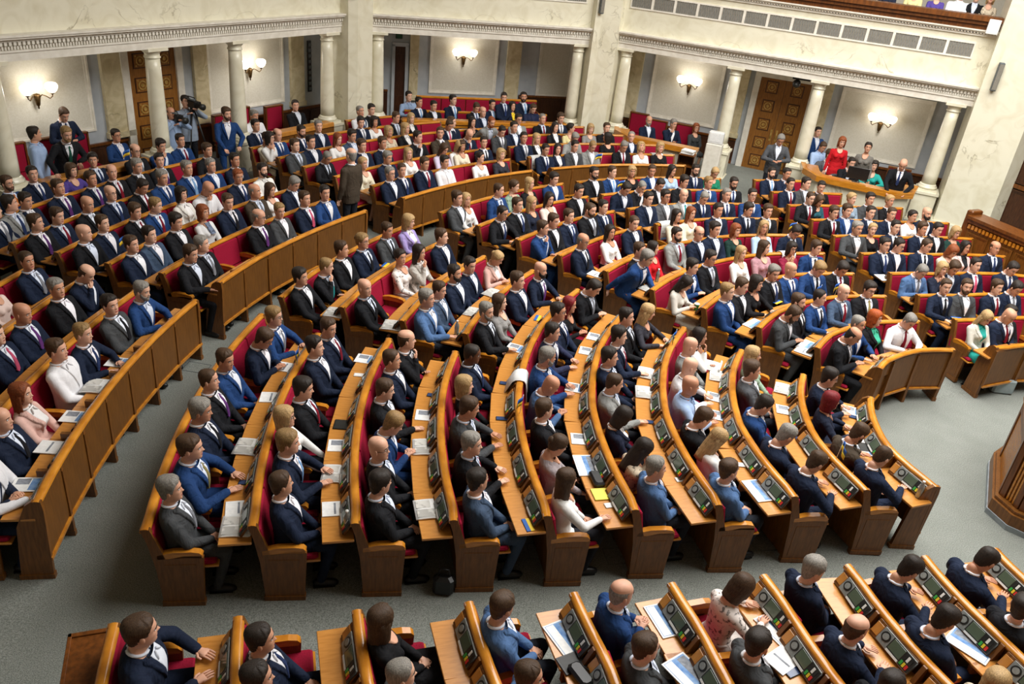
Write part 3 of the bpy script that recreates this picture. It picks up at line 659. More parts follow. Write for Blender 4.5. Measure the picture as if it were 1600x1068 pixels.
def hair_mesh(style, seed=0):
    """a shell around the head: stands proud of the skin inside the hairline, dips under it outside"""
    rng = np.random.RandomState(seed); V = HV.copy(); ph = HPH
    ang = np.abs(np.mod(ph+math.pi, 2*math.pi)-math.pi)          # 0 at the face, pi at the back
    for i, z in enumerate(HZ):
        # hairline height by azimuth
        line = {'short': np.interp(ang, [0, .5, .8, 1.02, 1.2, 1.38, 1.6, 1.9, 2.4, 3.15], [.086, .086, .080, .062, .03, -.012, .012, -.045, -.085, -.095]),
                'crop': np.interp(ang, [0, .5, .75, 1.15, 1.35, 1.6, 1.9, 2.4, 3.15], [.094, .086, .083, .035, -.005, 0, -.04, -.075, -.08]),
                'swept': np.interp(ang, [0, .5, .8, 1.0, 1.2, 1.38, 1.6, 1.9, 2.4, 3.15], [.080, .080, .074, .055, .02, -.03, .0, -.06, -.1, -.105]),
                'fringe': np.interp(ang, [0, 1.1, 1.35, 1.6, 1.9, 2.4, 3.15], [.3, .3, .0, -.005, -.045, -.085, -.09]),
                'bob': np.interp(ang, [0, .5, .85, 1.1, 1.5, 3.15], [.062, .07, .04, -.08, -.12, -.13]),
                'long': np.interp(ang, [0, .35, .8, 1.1, 1.5, 3.15], [.09, .08, .04, -.06, -.12, -.13]),
                'updo': np.interp(ang, [0, .5, .85, 1.15, 1.5, 2.0, 3.15], [.085, .08, .06, .02, -.01, -.06, -.09])}[style]
        thick = {'short': .013, 'crop': .006, 'swept': .020, 'fringe': .008, 'bob': .024, 'long': .018, 'updo': .016}[style]
        w = np.clip((z-line)/.02, -.5, 1)
        if style in ('short', 'swept'): thick = thick*(.42+.58*np.clip((z-.0)/.085, 0, 1))
        if style == 'fringe': w = np.minimum(w, np.clip((.070-z)/.02, -.5, 1))
        top = np.clip((z-.05)/.07, 0, 1)
        off = np.where(w > 0, w*thick*(1+(.35*top if style in ('short', 'swept') else .0)), w*.010)
        if style in ('bob',): off = np.where((w > 0) & (z < .03), off*(1+.5*np.clip((.03-z)/.1, 0, 1)), off)
        off = off+np.where(w > .3, rng.normal(0, .0012 if style != 'crop' else .0006, off.shape), 0)
        if style in ('short', 'swept', 'bob', 'long', 'updo'): off = off+np.where(w > .6, .0012*np.sin(9*ph+z*50)+.0010*np.sin(15*ph-z*70), 0)
        c = V[i]; nx = np.sin(ph); ny = np.cos(ph); up = top*.9
        V[i, :, 0] += off*nx*(1-.5*top); V[i, :, 1] += off*ny*(1-.5*top); V[i, :, 2] += off*up*.8
    # keep only what can show
    mb = MB(); v = V.reshape(-1, 3); keep = HZ > (-.14 if style in ('bob', 'long') else -.105)
    i0 = int(np.argmax(keep)); f = []
    for i in range(i0, NZ-1):
        for j in range(NP):
            k = (j+1) % NP; f.append((i*NP+j, (i+1)*NP+j, (i+1)*NP+k, i*NP+k))
    f.append(tuple((NZ-1)*NP+j for j in range(NP))[::-1])
    used = sorted({a for q in f for a in q}); mp = {a: n for n, a in enumerate(used)}
    mb.add([v[a] for a in used], [tuple(mp[a] for a in q) for q in f], 0, True)
    if style == 'fringe': pass
    if style == 'updo': mb.ell((0, -.115, .035), (.045, .04, .045), 14, 10)
    if style in ('long', 'bob'):
        lo = -.34 if style == 'long' else -.155; n = 19; rows = 9; vv = []; ff = []
        for i in range(rows):
            t = i/(rows-1); z = .03+(lo-.03)*t
            for j in range(n):
                a = math.pi*.40+(2*math.pi-2*math.pi*.40)*j/(n-1); wv = .0035*math.sin(j*2.3+i*.5)+.002*math.sin(j*5.1-i*.6)
                rx = .092+.006*math.sin(t*3)+wv; ry = .116-.016*t+wv; sp = 1.0 if style == 'bob' else 1-.06*t+.05*math.sin(t*5)
                vv.append((rx*sp*math.sin(a), -.006+ry*math.cos(a)*(1.0)-.01*t, z))
            for j in range(n):
                a = math.pi*.42+(2*math.pi-2*math.pi*.42)*j/(n-1)
                vv.append((.07*math.sin(a), -.006+.085*math.cos(a)-.012*t, z))
        W = 2*n
        for i in range(rows-1):
            for j in range(n-1):
                ff.append((i*W+j, i*W+j+1, (i+1)*W+j+1, (i+1)*W+j)); ff.append((i*W+n+j+1, i*W+n+j, (i+1)*W+n+j, (i+1)*W+n+j+1))
            ff.append((i*W, (i+1)*W, (i+1)*W+n, i*W+n)); ff.append((i*W+n-1, i*W+W-1, (i+1)*W+W-1, (i+1)*W+n-1))
        for j in range(n-1): ff.append(((rows-1)*W+j, (rows-1)*W+j+1, (rows-1)*W+n+j+1, (rows-1)*W+n+j)); ff.append((j+1, j, n+j, n+j+1))
        mb.add(vv, ff, 0, True)
    return mb.mesh('hair_'+style, 'hair')
HAIR = {s: hair_mesh(s, i) for i, s in enumerate(('short', 'crop', 'swept', 'fringe', 'bob', 'long', 'updo'))}
def beard_mesh():
    V = HV.copy(); ang = np.abs(np.mod(HPH+math.pi, 2*math.pi)-math.pi)
    for i, z in enumerate(HZ):
        up = np.interp(ang, [0, .25, .5, .9, 1.3, 1.5], [-.07, -.06, -.045, -.04, .0, .01]); lo = np.interp(ang, [0, .8, 1.4], [-.128, -.12, -.07])
        w = np.minimum(np.clip((up-z)/.012, -.6, 1), np.clip((z-lo)/.01, -.6, 1)); w = np.where(ang > 1.42, -.6, w)
        off = np.where(w > 0, w*.010, w*.012); V[i, :, 0] += off*np.sin(HPH); V[i, :, 1] += off*np.cos(HPH)
    mb = MB(); v = V.reshape(-1, 3); f = []
    for i in range(NZ-1):
        if not -.135 < HZ[i] < .02: continue
        for j in range(NP): k = (j+1) % NP; f.append((i*NP+j, (i+1)*NP+j, (i+1)*NP+k, i*NP+k))
    used = sorted({a for q in f for a in q}); mp = {a: n for n, a in enumerate(used)}
    mb.add([v[a] for a in used], [tuple(mp[a] for a in q) for q in f], 0, True)
    mb.tube([(-.03, .088, -.05), (-.012, .099, -.042), (.012, .099, -.042), (.03, .088, -.05)], [.004, .006, .006, .004], 6); return mb.mesh('beard', 'hair')
BEARD = beard_mesh()
def glasses_mesh():
    mb = MB()
    for s in (-1, 1):
        c = [(s*.031+.022*math.cos(a), .0935, .013+.016*math.sin(a)) for a in np.linspace(0, 2*math.pi, 13)]; mb.tube(c, .0022, 5)
        mb.tube([(s*.053, .092, .018), (s*.078, .06, .018), (s*.084, -.005, .012)], .0022, 5)
    mb.tube([(-.009, .0945, .017), (.009, .0945, .017)], .002, 5); return mb.mesh('glasses', 'black_plastic')
GLASSES = glasses_mesh()

# ---- body skeletons
def tcap(mb, a, b, ra, rb, n=12, sx=1.0):
    """tapered capsule"""
    a = np.array(a, float); b = np.array(b, float); t = nrm(b-a); pts = []; rad = []
    for k in range(4): s = math.cos(k*math.pi/8+0) ; pts.append(a-t*ra*math.cos(k*math.pi/8)); rad.append(max(ra*math.sin(k*math.pi/8), .001))
    pts += [a, (a+b)/2, b]; rad += [ra, (ra+rb)/2, rb]
    for k in range(3, -1, -1): pts.append(b+t*rb*math.cos(k*math.pi/8)); rad.append(max(rb*math.sin(k*math.pi/8), .001))
    mb.tube(pts, rad, n)
def loft(mb, rings, n=20, T=None, ex=2.4):
    """rings of (z, yc, rx, ry)"""
    v = []; f = []
    for z, yc, rx, ry in rings:
        for j in range(n):
            a = 2*math.pi*j/n; c, s = math.cos(a), math.sin(a); e = 2/ex
            q = np.array([rx*np.sign(c)*abs(c)**e, yc+ry*np.sign(s)*abs(s)**e, z]); v.append(T(q) if T else q)
    for i in range(len(rings)-1):
        for j in range(n): f.append((i*n+j, i*n+(j+1) % n, (i+1)*n+(j+1) % n, (i+1)*n+j))
    f.append(tuple(range(n-1, -1, -1))); f.append(tuple(range((len(rings)-1)*n, len(rings)*n))); mb.add(v, f)
def ik(S, W, l1, l2, pole):
    S, W = np.array(S, float), np.array(W, float); d = W-S; L = np.linalg.norm(d); L2 = min(L, (l1+l2)*.995)
    u = d/L; W = S+u*L2; a = (l1*l1-l2*l2+L2*L2)/(2*L2); h = math.sqrt(max(l1*l1-a*a, 0)); p = np.array(pole, float); p = nrm(p-u*(p@u)); return S+u*a+p*h, W
# pose: lean(deg, + forward), wrists (R: x>0), elbow pole, hand dir, curl
POSES = {
 'lap':   dict(lean=-5, w=[(.055, .27, .63), (-.055, .27, .63)], pole=(.9, -.5, -.4), hd=(-.75, .6, -.1), curl=.55),
 'knees': dict(lean=-4, w=[(.13, .33, .61), (-.13, .33, .61)], pole=(1, -.6, -.2), hd=(-.1, .9, -.2), curl=.3),
 'desk':  dict(lean=6, w=[(.15, .36, .795), (-.15, .36, .795)], pole=(1, -.3, -.5), hd=(-.45, .9, -.04), curl=.22),
 'write': dict(lean=14, w=[(.10, .38, .795), (-.17, .35, .795)], pole=(1, -.2, -.4), hd=(-.5, .85, -.04), curl=.4),
 'one':   dict(lean=0, w=[(.17, .37, .795), (-.07, .27, .63)], pole=(1, -.5, -.4), hd=(-.3, .9, -.05), curl=.25),
 'chin':  dict(lean=2, w=[(.045, .15, .98), (-.10, .25, .72)], pole=(.5, .2, -1), hd=(-.35, .05, .9), curl=.75),
 'phone': dict(lean=6, w=[(.075, .28, .80), (-.075, .28, .80)], pole=(.8, -.3, -.8), hd=(-.5, .7, .35), curl=.6),
 'cross': dict(lean=-3, w=[(-.09, .19, .86), (.09, .20, .81)], pole=(1, .1, -.8), hd=(-.95, .1, .1), curl=.35),
 # standing (hips at z .93)
 'stand': dict(st=1, lean=0, w=[(.24, .06, .86), (-.24, .06, .86)], pole=(.5, -.9, 0), hd=(0, .15, -1), curl=.4),
 'reach': dict(st=1, lean=22, w=[(.38, .46, 1.02), (-.12, .34, 1.10)], pole=(1, -.4, -.6), hd=(.2, .6, -.7), curl=.3),
 'hold':  dict(st=1, lean=6, w=[(.10, .28, 1.13), (-.12, .27, 1.15)], pole=(1, -.5, -.6), hd=(-.6, .7, .1), curl=.6),
 'film':  dict(st=1, lean=-4, w=[(.14, .30, 1.44), (-.12, .24, 1.50)], pole=(1, -.2, -.9), hd=(-.4, .7, .4), curl=.6),
 'rail':  dict(st=1, lean=10, w=[(.16, .42, 1.0), (-.2, .30, 1.0)], pole=(1, -.6, -.2), hd=(-.2, .9, -.2), curl=.3),
 'rise':  dict(st=2, lean=26, w=[(.22, -.22, .66), (-.18, .40, .80)], pole=(.9, -.8, .2), hd=(0, .5, -.7), curl=.3)}
TOR_M = [(.43, .0, .165, .115), (.50, .0, .178, .130), (.60, .0, .172, .128), (.70, .004, .168, .125), (.80, .004, .178, .128), (.90, -.004, .190, .128), (.96, -.012, .186, .116), (1.005, -.02, .160, .095), (1.04, -.026, .105, .072), (1.075, -.03, .066, .060)]
TOR_W = [(.43, .0, .160, .115), (.50, .0, .172, .125), (.60, .0, .150, .110), (.69, .0, .128, .098), (.79, .006, .145, .110), (.88, .008, .158, .118), (.94, -.008, .158, .102), (.985, -.018, .135, .085), (1.02, -.024, .088, .064), (1.06, -.03, .056, .052)]
def skeleton(sex, pose):
    P = POSES[pose]; st = P.get('st', 0); dz = {0: 0, 1: .42, 2: .16}[st]; th = math.radians(P['lean']); ct, sn = math.cos(th), math.sin(th); hz = .5+dz
    def T(q):
        q = np.array(q, float); y, z = q[1], q[2]+dz-hz; return np.array([q[0], y*ct+z*sn, hz+z*ct-y*sn])
    k = 1 if sex == 'm' else .93
    S = dict(T=T, dz=dz, st=st, lean=th, P=P, tor=TOR_M if sex == 'm' else TOR_W, k=k); sw = .188 if sex == 'm' else .152
    sz = .965 if sex == 'm' else .945
    S['sh'] = [T((sw*s, -.015, sz)) for s in (1, -1)]; S['el'] = []; S['wr'] = []
    for i, s in enumerate((1, -1)):
        w = np.array(P['w'][i], float); pl = (P['pole'][0]*s, P['pole'][1], P['pole'][2])
        e, w = ik(S['sh'][i], w, .285*k, .255*k, pl); S['el'].append(e); S['wr'].append(w)
    if st == 1: S['hip'] = [np.array([.088*s, 0, .90]) for s in (1, -1)]; S['kn'] = [np.array([.095*s, .02, .50]) for s in (1, -1)]; S['an'] = [np.array([.10*s, -.02, .09]) for s in (1, -1)]
    elif st == 2: S['hip'] = [np.array([.09*s, .0, .66]) for s in (1, -1)]; S['kn'] = [np.array([.11*s, .33, .52]) for s in (1, -1)]; S['an'] = [np.array([.11*s, .16, .09]) for s in (1, -1)]
    else: S['hip'] = [np.array([.092*s, .02, .525]) for s in (1, -1)]; S['kn'] = [np.array([.115*s, .415, .535]) for s in (1, -1)]; S['an'] = [np.array([.125*s, .31 if sex == 'm' else .30, .09]) for s in (1, -1)]
    S['neck'] = T((0, -.03, 1.05 if sex == 'm' else 1.035)); return S
def hands(mb, S, palm=True):
    for i, s in enumerate((1, -1)):
        P = S['P']; W = S['wr'][i]; d = nrm((P['hd'][0]*s, P['hd'][1], P['hd'][2])); fa = nrm(W-S['el'][i]); d = nrm(d*.75+fa*.5)
        up = np.array([0, 0, 1.]) if abs(d[2]) < .75 else np.array([0, 1., 0]); up = nrm(up-d*(d@up)); sd = np.cross(d, up)*s      # sd: towards the little finger side = outward
        if palm:
            for off in (-.024, 0, .024): tcap(mb, W-d*.005, W+d*.085+sd*off, .021, .0155, 8)
        else:
            cu = P['curl']
            for off, ln in ((-.031, .072), (-.0105, .080), (.0105, .075), (.031, .058)):
                q = W+d*.082+sd*off; dd = d.copy(); pts = [q-dd*.02]; ca = 0
                for seg in (.45, .32, .23):
                    pts.append(pts[-1]+dd*(ln*seg+(.02 if seg == .45 else 0))); ca += cu; dd = nrm(d*math.cos(ca)-up*math.sin(ca))
                mb.tube(pts, [.0085, .0082, .0075, .006], 7)
            tb = W+d*.03-sd*.026; td = nrm(d*.7-sd*.7-up*.2); mb.tube([tb, tb+td*.035, tb+nrm(td+d*.7)*.062], [.0115, .010, .0075], 7)
PEND = {}
def pend(key, mb, mats, voxel=.0125, sm=5):
    """queue a union of closed shapes to become one continuous surface"""
    me = mb.mesh('tmp', mats); o = bpy.data.objects.new('tmp', me); COL.objects.link(o)
    r = o.modifiers.new('r', 'REMESH'); r.mode = 'VOXEL'; r.voxel_size = voxel; r.use_smooth_shade = True
    s = o.modifiers.new('s', 'SMOOTH'); s.iterations = sm; s.factor = .5
    PEND[key] = o
def arms(mb, S, g, fat=1):
    for i in range(2):
        tcap(mb, S['sh'][i], S['el'][i], (.056+g)*fat, (.043+g)*fat); tcap(mb, S['el'][i], S['wr'][i], (.042+g)*fat, (.029+g)*fat)
def tor(S, g): return [(z, yc, rx+g, ry+g) for z, yc, rx, ry in S['tor']]
def build_templates(keys):
    for sex, pose in keys:
        S = skeleton(sex, pose); T = S['T']
        # body
        mb = MB(); loft(mb, tor(S, -.012), T=T); arms(mb, S, -.006); hands(mb, S)
        for i in range(2): tcap(mb, S['hip'][i], S['kn'][i], .078, .052); tcap(mb, S['kn'][i], S['an'][i], .052, .034); tcap(mb, S['an'][i]+[0, -.01, -.03], S['an'][i]+[0, .12, -.045], .036, .03)
        tcap(mb, T((0, -.03, 1.0)), S['neck']+[0, 0, .05], .07, .052); pend((sex, pose, 'body'), mb, 'skin', .0115, 3)
        # top (jacket / shirt / blouse share the cut)
        mb = MB(); g_ = .016 if sex == 'm' else .008; loft(mb, tor(S, g_)[:-2]+[(1.036 if sex == 'm' else 1.012, -.034, .108 if sex == 'm' else .09, .074 if sex == 'm' else .064), (1.058 if sex == 'm' else 1.03, -.046, .078 if sex == 'm' else .07, .06 if sex == 'm' else .054)], T=T); arms(mb, S, .014 if sex == 'm' else .006)
        tcap(mb, S['sh'][0]+[-.03, 0, .0], S['sh'][1]+[.03, 0, 0], .068 if sex == 'm' else .054, .068 if sex == 'm' else .054)
        if sex == 'w':
            for s in (1, -1): a = T((.065*s, .085, .855)); tcap(mb, a, a+[0, .02, -.005], .062, .055)
        if S['st'] == 1: loft(mb, [(.34, 0, .186, .132), (.42, 0, .19, .138), (.5, 0, .188, .14)], T=T)
        else:
            for i in range(2): tcap(mb, S['hip'][i], S['hip'][i]+(S['kn'][i]-S['hip'][i])*.28, .098, .086)
        pend((sex, pose, 'top'), mb, 'cloth', .0125, 5)
        mb = MB()
        for i in range(2): tcap(mb, S['hip'][i]+[0, -.0, 0], S['kn'][i], .092, .067); tcap(mb, S['kn'][i], S['an'][i]+[0, 0, .0], .067, .05)
        loft(mb, [(S['hip'][0][2]-.09, 0, .17, .12), (S['hip'][0][2], 0, .18, .13), (S['hip'][0][2]+.08, 0, .17, .125)]); pend((sex, pose, 'trousers'), mb, 'cloth', .0135, 4)
        if sex == 'w':
            mb = MB()
            for i in range(2): tcap(mb, S['hip'][i], S['kn'][i]+[0, .02, 0] if S['st'] == 0 else S['kn'][i], .098, .078)
            tcap(mb, (S['hip'][0]+S['hip'][1])/2, (S['kn'][0]+S['kn'][1])/2, .1, .08); loft(mb, [(S['hip'][0][2]-.09, 0, .17, .12), (S['hip'][0][2]+.1, 0, .165, .12)]); pend((sex, pose, 'skirt'), mb, 'cloth', .0135, 4)
TEMPL = {}
def bake():
    bpy.context.view_layer.update(); dg = bpy.context.evaluated_depsgraph_get()
    for key, o in PEND.items():
        ev = o.evaluated_get(dg); me = bpy.data.meshes.new_from_object(ev); me.name = key[2]; TEMPL[key] = me
        me.polygons.foreach_set('use_smooth', [True]*len(me.polygons))
    for o in PEND.values():
        m = o.data; bpy.data.objects.remove(o); bpy.data.meshes.remove(m)
    PEND.clear()
def head_mat(S, yaw, pitch, s=1.03):
    lean = S['lean']; piv = S['neck']+np.array([0, .004, .0]); hm = Matrix.Translation(Vector(piv)) @ Matrix.Rotation(math.radians(yaw), 4, 'Z') @ Matrix.Rotation(-math.radians(pitch)-lean*.35, 4, 'X') @ Matrix.Translation((0, .028, .175)) @ Matrix.Scale(s, 4)
    return hm
BODY = {}
def body_mesh(sex, pose, yaw, pitch):
    key = (sex, pose, yaw, pitch)
    if key in BODY: return BODY[key]
    S = skeleton(sex, pose); src = TEMPL[sex, pose, 'body']; nv = len(src.vertices)
    co = np.empty(nv*3, 'f'); src.vertices.foreach_get('co', co); co = co.reshape(-1, 3)
    mb = MB(); mb.v = [tuple(c) for c in co.tolist()]; mb.f = [tuple(p.vertices) for p in src.polygons]; mb.m = [0]*len(mb.f); mb.sm = [True]*len(mb.f)
    hands(mb, S, False); hm = head_mat(S, yaw, pitch, 1.03 if sex == 'm' else .97)
    n = len(mb.v); mb.v += [tuple(hm @ Vector(q)) for q in HEAD.v]; mb.f += [tuple(i+n for i in q) for q in HEAD.f]; mb.m += HEAD.m; mb.sm += HEAD.sm
    BODY[key] = mb.mesh('body', ['skin', 'eye_white', 'eye_dark', 'lip', 'brow']); return BODY[key]
def front_y(S, x, z, g):
    R = S['tor']; zs = [r[0] for r in R]; yc = np.interp(z, zs, [r[1] for r in R]); rx = np.interp(z, zs, [r[2] for r in R])+g; ry = np.interp(z, zs, [r[3] for r in R])+g
    return yc+ry*(max(0, 1-abs(x/rx)**2.4))**(1/2.4)
def patch(S, outline, g, nx=6, sex='m'):
    """strip hugging the chest; outline = list of (z, x0, x1) from top down"""
    T = S['T']; mb = MB(); v = []; f = []
    for z, x0, x1 in outline:
        for j in range(nx):
            x = x0+(x1-x0)*j/(nx-1); b = .0
            if sex == 'w': b = .036*math.exp(-((abs(x)-.06)/.05)**2-((z-.855)/.06)**2)+.022*math.exp(-(x/.05)**2-((z-.855)/.05)**2)
            v.append(T((x, front_y(S, x, z, g)+b, z)))
        for j in (nx-1, 0): v.append(T(((x1 if j else x0), front_y(S, x1 if j else x0, z, g)-.03, z)))
    W = nx+2
    for i in range(len(outline)-1):
        for j in range(nx-1): f.append((i*W+j, (i+1)*W+j, (i+1)*W+j+1, i*W+j+1))
        f.append((i*W+nx-1, (i+1)*W+nx-1, (i+1)*W+nx, i*W+nx)); f.append((i*W+nx+1, (i+1)*W+nx+1, (i+1)*W, i*W))
    m = (len(outline)-1)*W; f.append(tuple(m+j for j in range(nx)) + (m+nx, m+nx+1)); mb.add(v, f, 0, True); return mb
ACC = {}
def accessory(sex, pose, what):
    key = (sex, pose, what)
    if key in ACC: return ACC[key]
    S = skeleton(sex, pose); T = S['T']; dz = 0 if sex == 'm' else -.02
    zz = np.linspace(1.055, .74, 14)
    if what == 'shirt':          # shirt showing in the jacket opening, with collar
        mb = patch(S, [(z+dz, -w, w) for z, w in [(q, max(.004, .066*min(1, (q-.735)/.24))) for q in zz]], .026 if sex == 'm' else .018, 9, sex)
        loft(mb, [(1.0+dz, -.028, .078, .07), (1.03+dz, -.03, .069, .067), (1.068+dz, -.032, .0645, .066)], 20, T, 2)
        for s in (1, -1):
            pts = []
            for a in np.linspace(.15, 2.9, 9): pts.append(T((s*.067*math.sin(a), -.03+.068*math.cos(a), 1.056+dz+.016*(1-math.cos(a))/2)))
            mb.tube(pts, [.009]+[.0125]*7+[.009], 7)
            a = T((s*.012, front_y(S, .01, 1.04+dz, .022)+.012, 1.05+dz)); b = T((s*.052, front_y(S, .05, 1.0+dz, .026)+.004, 1.0+dz)); mb.tube([a, (a+b)/2, b], [.009, .011, .004], 6)
        me = mb.mesh('shirt_front', 'linen')
    elif what == 'tie':
        mb = patch(S, [(1.035, -.018, .018), (1.005, -.013, .013), (.98, -.016, .016), (.9, -.024, .024), (.82, -.030, .030), (.76, -.034, .034), (.735, -.004, .004)], .037, 5, sex)
        mb.ell(tuple(T((0, front_y(S, 0, 1.03, .03)+.004, 1.03))), (.019, .013, .02), 10, 6); me = mb.mesh('tie', 'cloth')
    elif what == 'lapel':
        mb = MB()
        for s in (1, -1):
            o = []
            for q in zz:
                w = max(.004, .066*min(1, (q-.735)/.24)); o.append((q+dz, s*w, s*(w+.012+.040*max(0, min(1, (q-.735)/.2))*max(0, min(1, (1.06-q)/.03)))))
            if s < 0: o = [(z, b, a) for z, a, b in o]
            p = patch(S, o, .030 if sex == 'm' else .022, 4, sex); mb.add(p.v, p.f, 0, True)
        me = mb.mesh('lapel', 'cloth')
    elif what == 'neckline':     # bare skin above a round neckline
        mb = patch(S, [(z, -w, w) for z, w in ((1.03, .062), (1.0, .068), (.975, .064), (.955, .05), (.94, .025), (.936, .006))], .018, 9, sex); me = mb.mesh('neckline', 'skin')
    elif what == 'scarf':
        mb = patch(S, [(z, -w, w) for z, w in ((1.04, .05), (1.0, .05), (.95, .05), (.9, .048), (.86, .04))], .034, 7, sex); me = mb.mesh('scarf', 'print')
    ACC[key] = me; return me
def shoe_mesh():
    mb = MB(); pts = [(0, -.075, .045), (0, -.05, .05), (0, 0, .052), (0, .06, .045), (0, .12, .036), (0, .165, .03), (0, .185, .027)]
    mb.tube(pts, [.02, .038, .044, .044, .042, .032, .012], 12); mb.box(-.038, .038, -.075, .15, 0, .016); return mb.mesh('shoe', 'black_plastic')
SHOE = shoe_mesh()
# ================================================================== PEOPLE: the sitters
HC = {'k': '2e2620', 'b': '4c3827', 'g': '8a857d', 'l': '94764c', 'r': '8a4a28', 'R': '7a1d22', 'o': 'a84f1e'}
HCW = {'l': 'bb9a6a'}
HN = {'k': 'black-haired', 'b': 'brown-haired', 'g': 'grey-haired', 'l': 'fair-haired', 'r': 'auburn-haired', 'R': 'crimson-haired', 'o': 'orange-haired'}
JK = {'n': ('192338', 'navy suit'), 'N': ('203f70', 'bright blue suit'), 'd': ('191a1e', 'black suit'), 'g': ('454749', 'grey suit'), 'L': ('8e8f8c', 'light grey jacket'), 'B': ('4e6c96', 'pale blue jacket'),
      'G': ('3f5067', 'slate blue suit'), 'w': ('463c31', 'brown jacket'), 'gb': ('56585c', 'mid grey jacket'), 'gp': ('2f3450', 'indigo suit')}
SHIRTS = {'W': ('e9e9ec', 'white shirt'), 'S': ('9db4d6', 'light blue shirt'), 'embr': ('e6e4de', 'white embroidered shirt'), 'nshirt': ('1d2544', 'dark blue shirt'), 'G_': ('8c98a8', 'grey polo shirt')}
WJ = {'jk': ('1a1a1d', 'black blazer'), 'jn': ('1d2438', 'navy blazer'), 'jgrey': ('b3aea6', 'pale grey trouser suit'), 'jwhite': ('dcd9cc', 'cream blazer'), 'jpink': ('d9bcb8', 'pale pink blazer'), 'lilac': ('a898cf', 'lilac blazer'), 'pink': ('dfb6aa', 'pink dress suit'), 'white': ('e4e0d8', 'white blazer')}
WT = {'W': ('ecebe8', 'white blouse'), 'k': ('17171a', 'black dress'), 'purple': ('5a4a9a', 'purple jumper'), 'cream': ('ddd5bd', 'cream dress'), 'beige': ('b3a58f', 'beige patterned blouse'), 'lilacw': ('c9c0d6', 'pale lilac blouse'), 'floralk': ('26262e', 'dark floral blouse'), 'kyel': ('1b1b1f', 'black cardigan'),
      'yellow': ('dccf96', 'pale yellow top'), 'greyw': ('8d8b89', 'grey jacket'), 'dgrey': ('3c3f40', 'dark grey dress'), 'ltblue': ('a9c3de', 'light blue blouse'), 'green': ('1d7a5c', 'emerald dress'), 'floralg': ('7f9480', 'green floral dress'), 'dkblue': ('22283a', 'dark blue dress'), 'palepk': ('e0c9bf', 'pale pink top'),
      'dkgreen': ('1e3a34', 'dark green dress'), 'red': ('c01c24', 'scarlet dress'), 'dressw': ('d9d3c8', 'off-white dress'), 'mauve': ('a59a9c', 'mauve-grey top'), 'teal': ('2b5a66', 'teal dress'), 'bluegrey': ('8294a4', 'blue-grey top'), 'mauvep': ('b58a92', 'dusky pink top'), 'crimson': ('8c2440', 'crimson shirt'),
      'floralw': ('cfc6c0', 'white floral dress'), 'embw': ('e4e4e4', 'white embroidered blouse'), 'tealtop': ('2ea79c', 'teal top'), 'greydress': ('77736c', 'grey shift dress')}
DRESS = {'k', 'cream', 'green', 'floralg', 'dkblue', 'dkgreen', 'red', 'dressw', 'teal', 'floralw', 'dgrey', 'greydress'}
TIES = {'r': ('7a1426', 'burgundy'), 'b': ('27365e', 'navy'), 'k': ('15151a', 'black'), 'p': ('5b2f6e', 'purple'), 'g': ('1d5040', 'green'), 'o': ('c8702a', 'orange'), 'l': ('7fa8d4', 'light blue'), 's': ('7d7f86', 'silver-grey'), 'y': ('8e8250', 'gold'), 'm': ('c2506e', 'pink'), 't': ('1f8a8c', 'teal')}
SKINS = ['d9a58a', 'cf9a7c', 'e0b196', 'd4a084', 'c89072', 'ddab90']
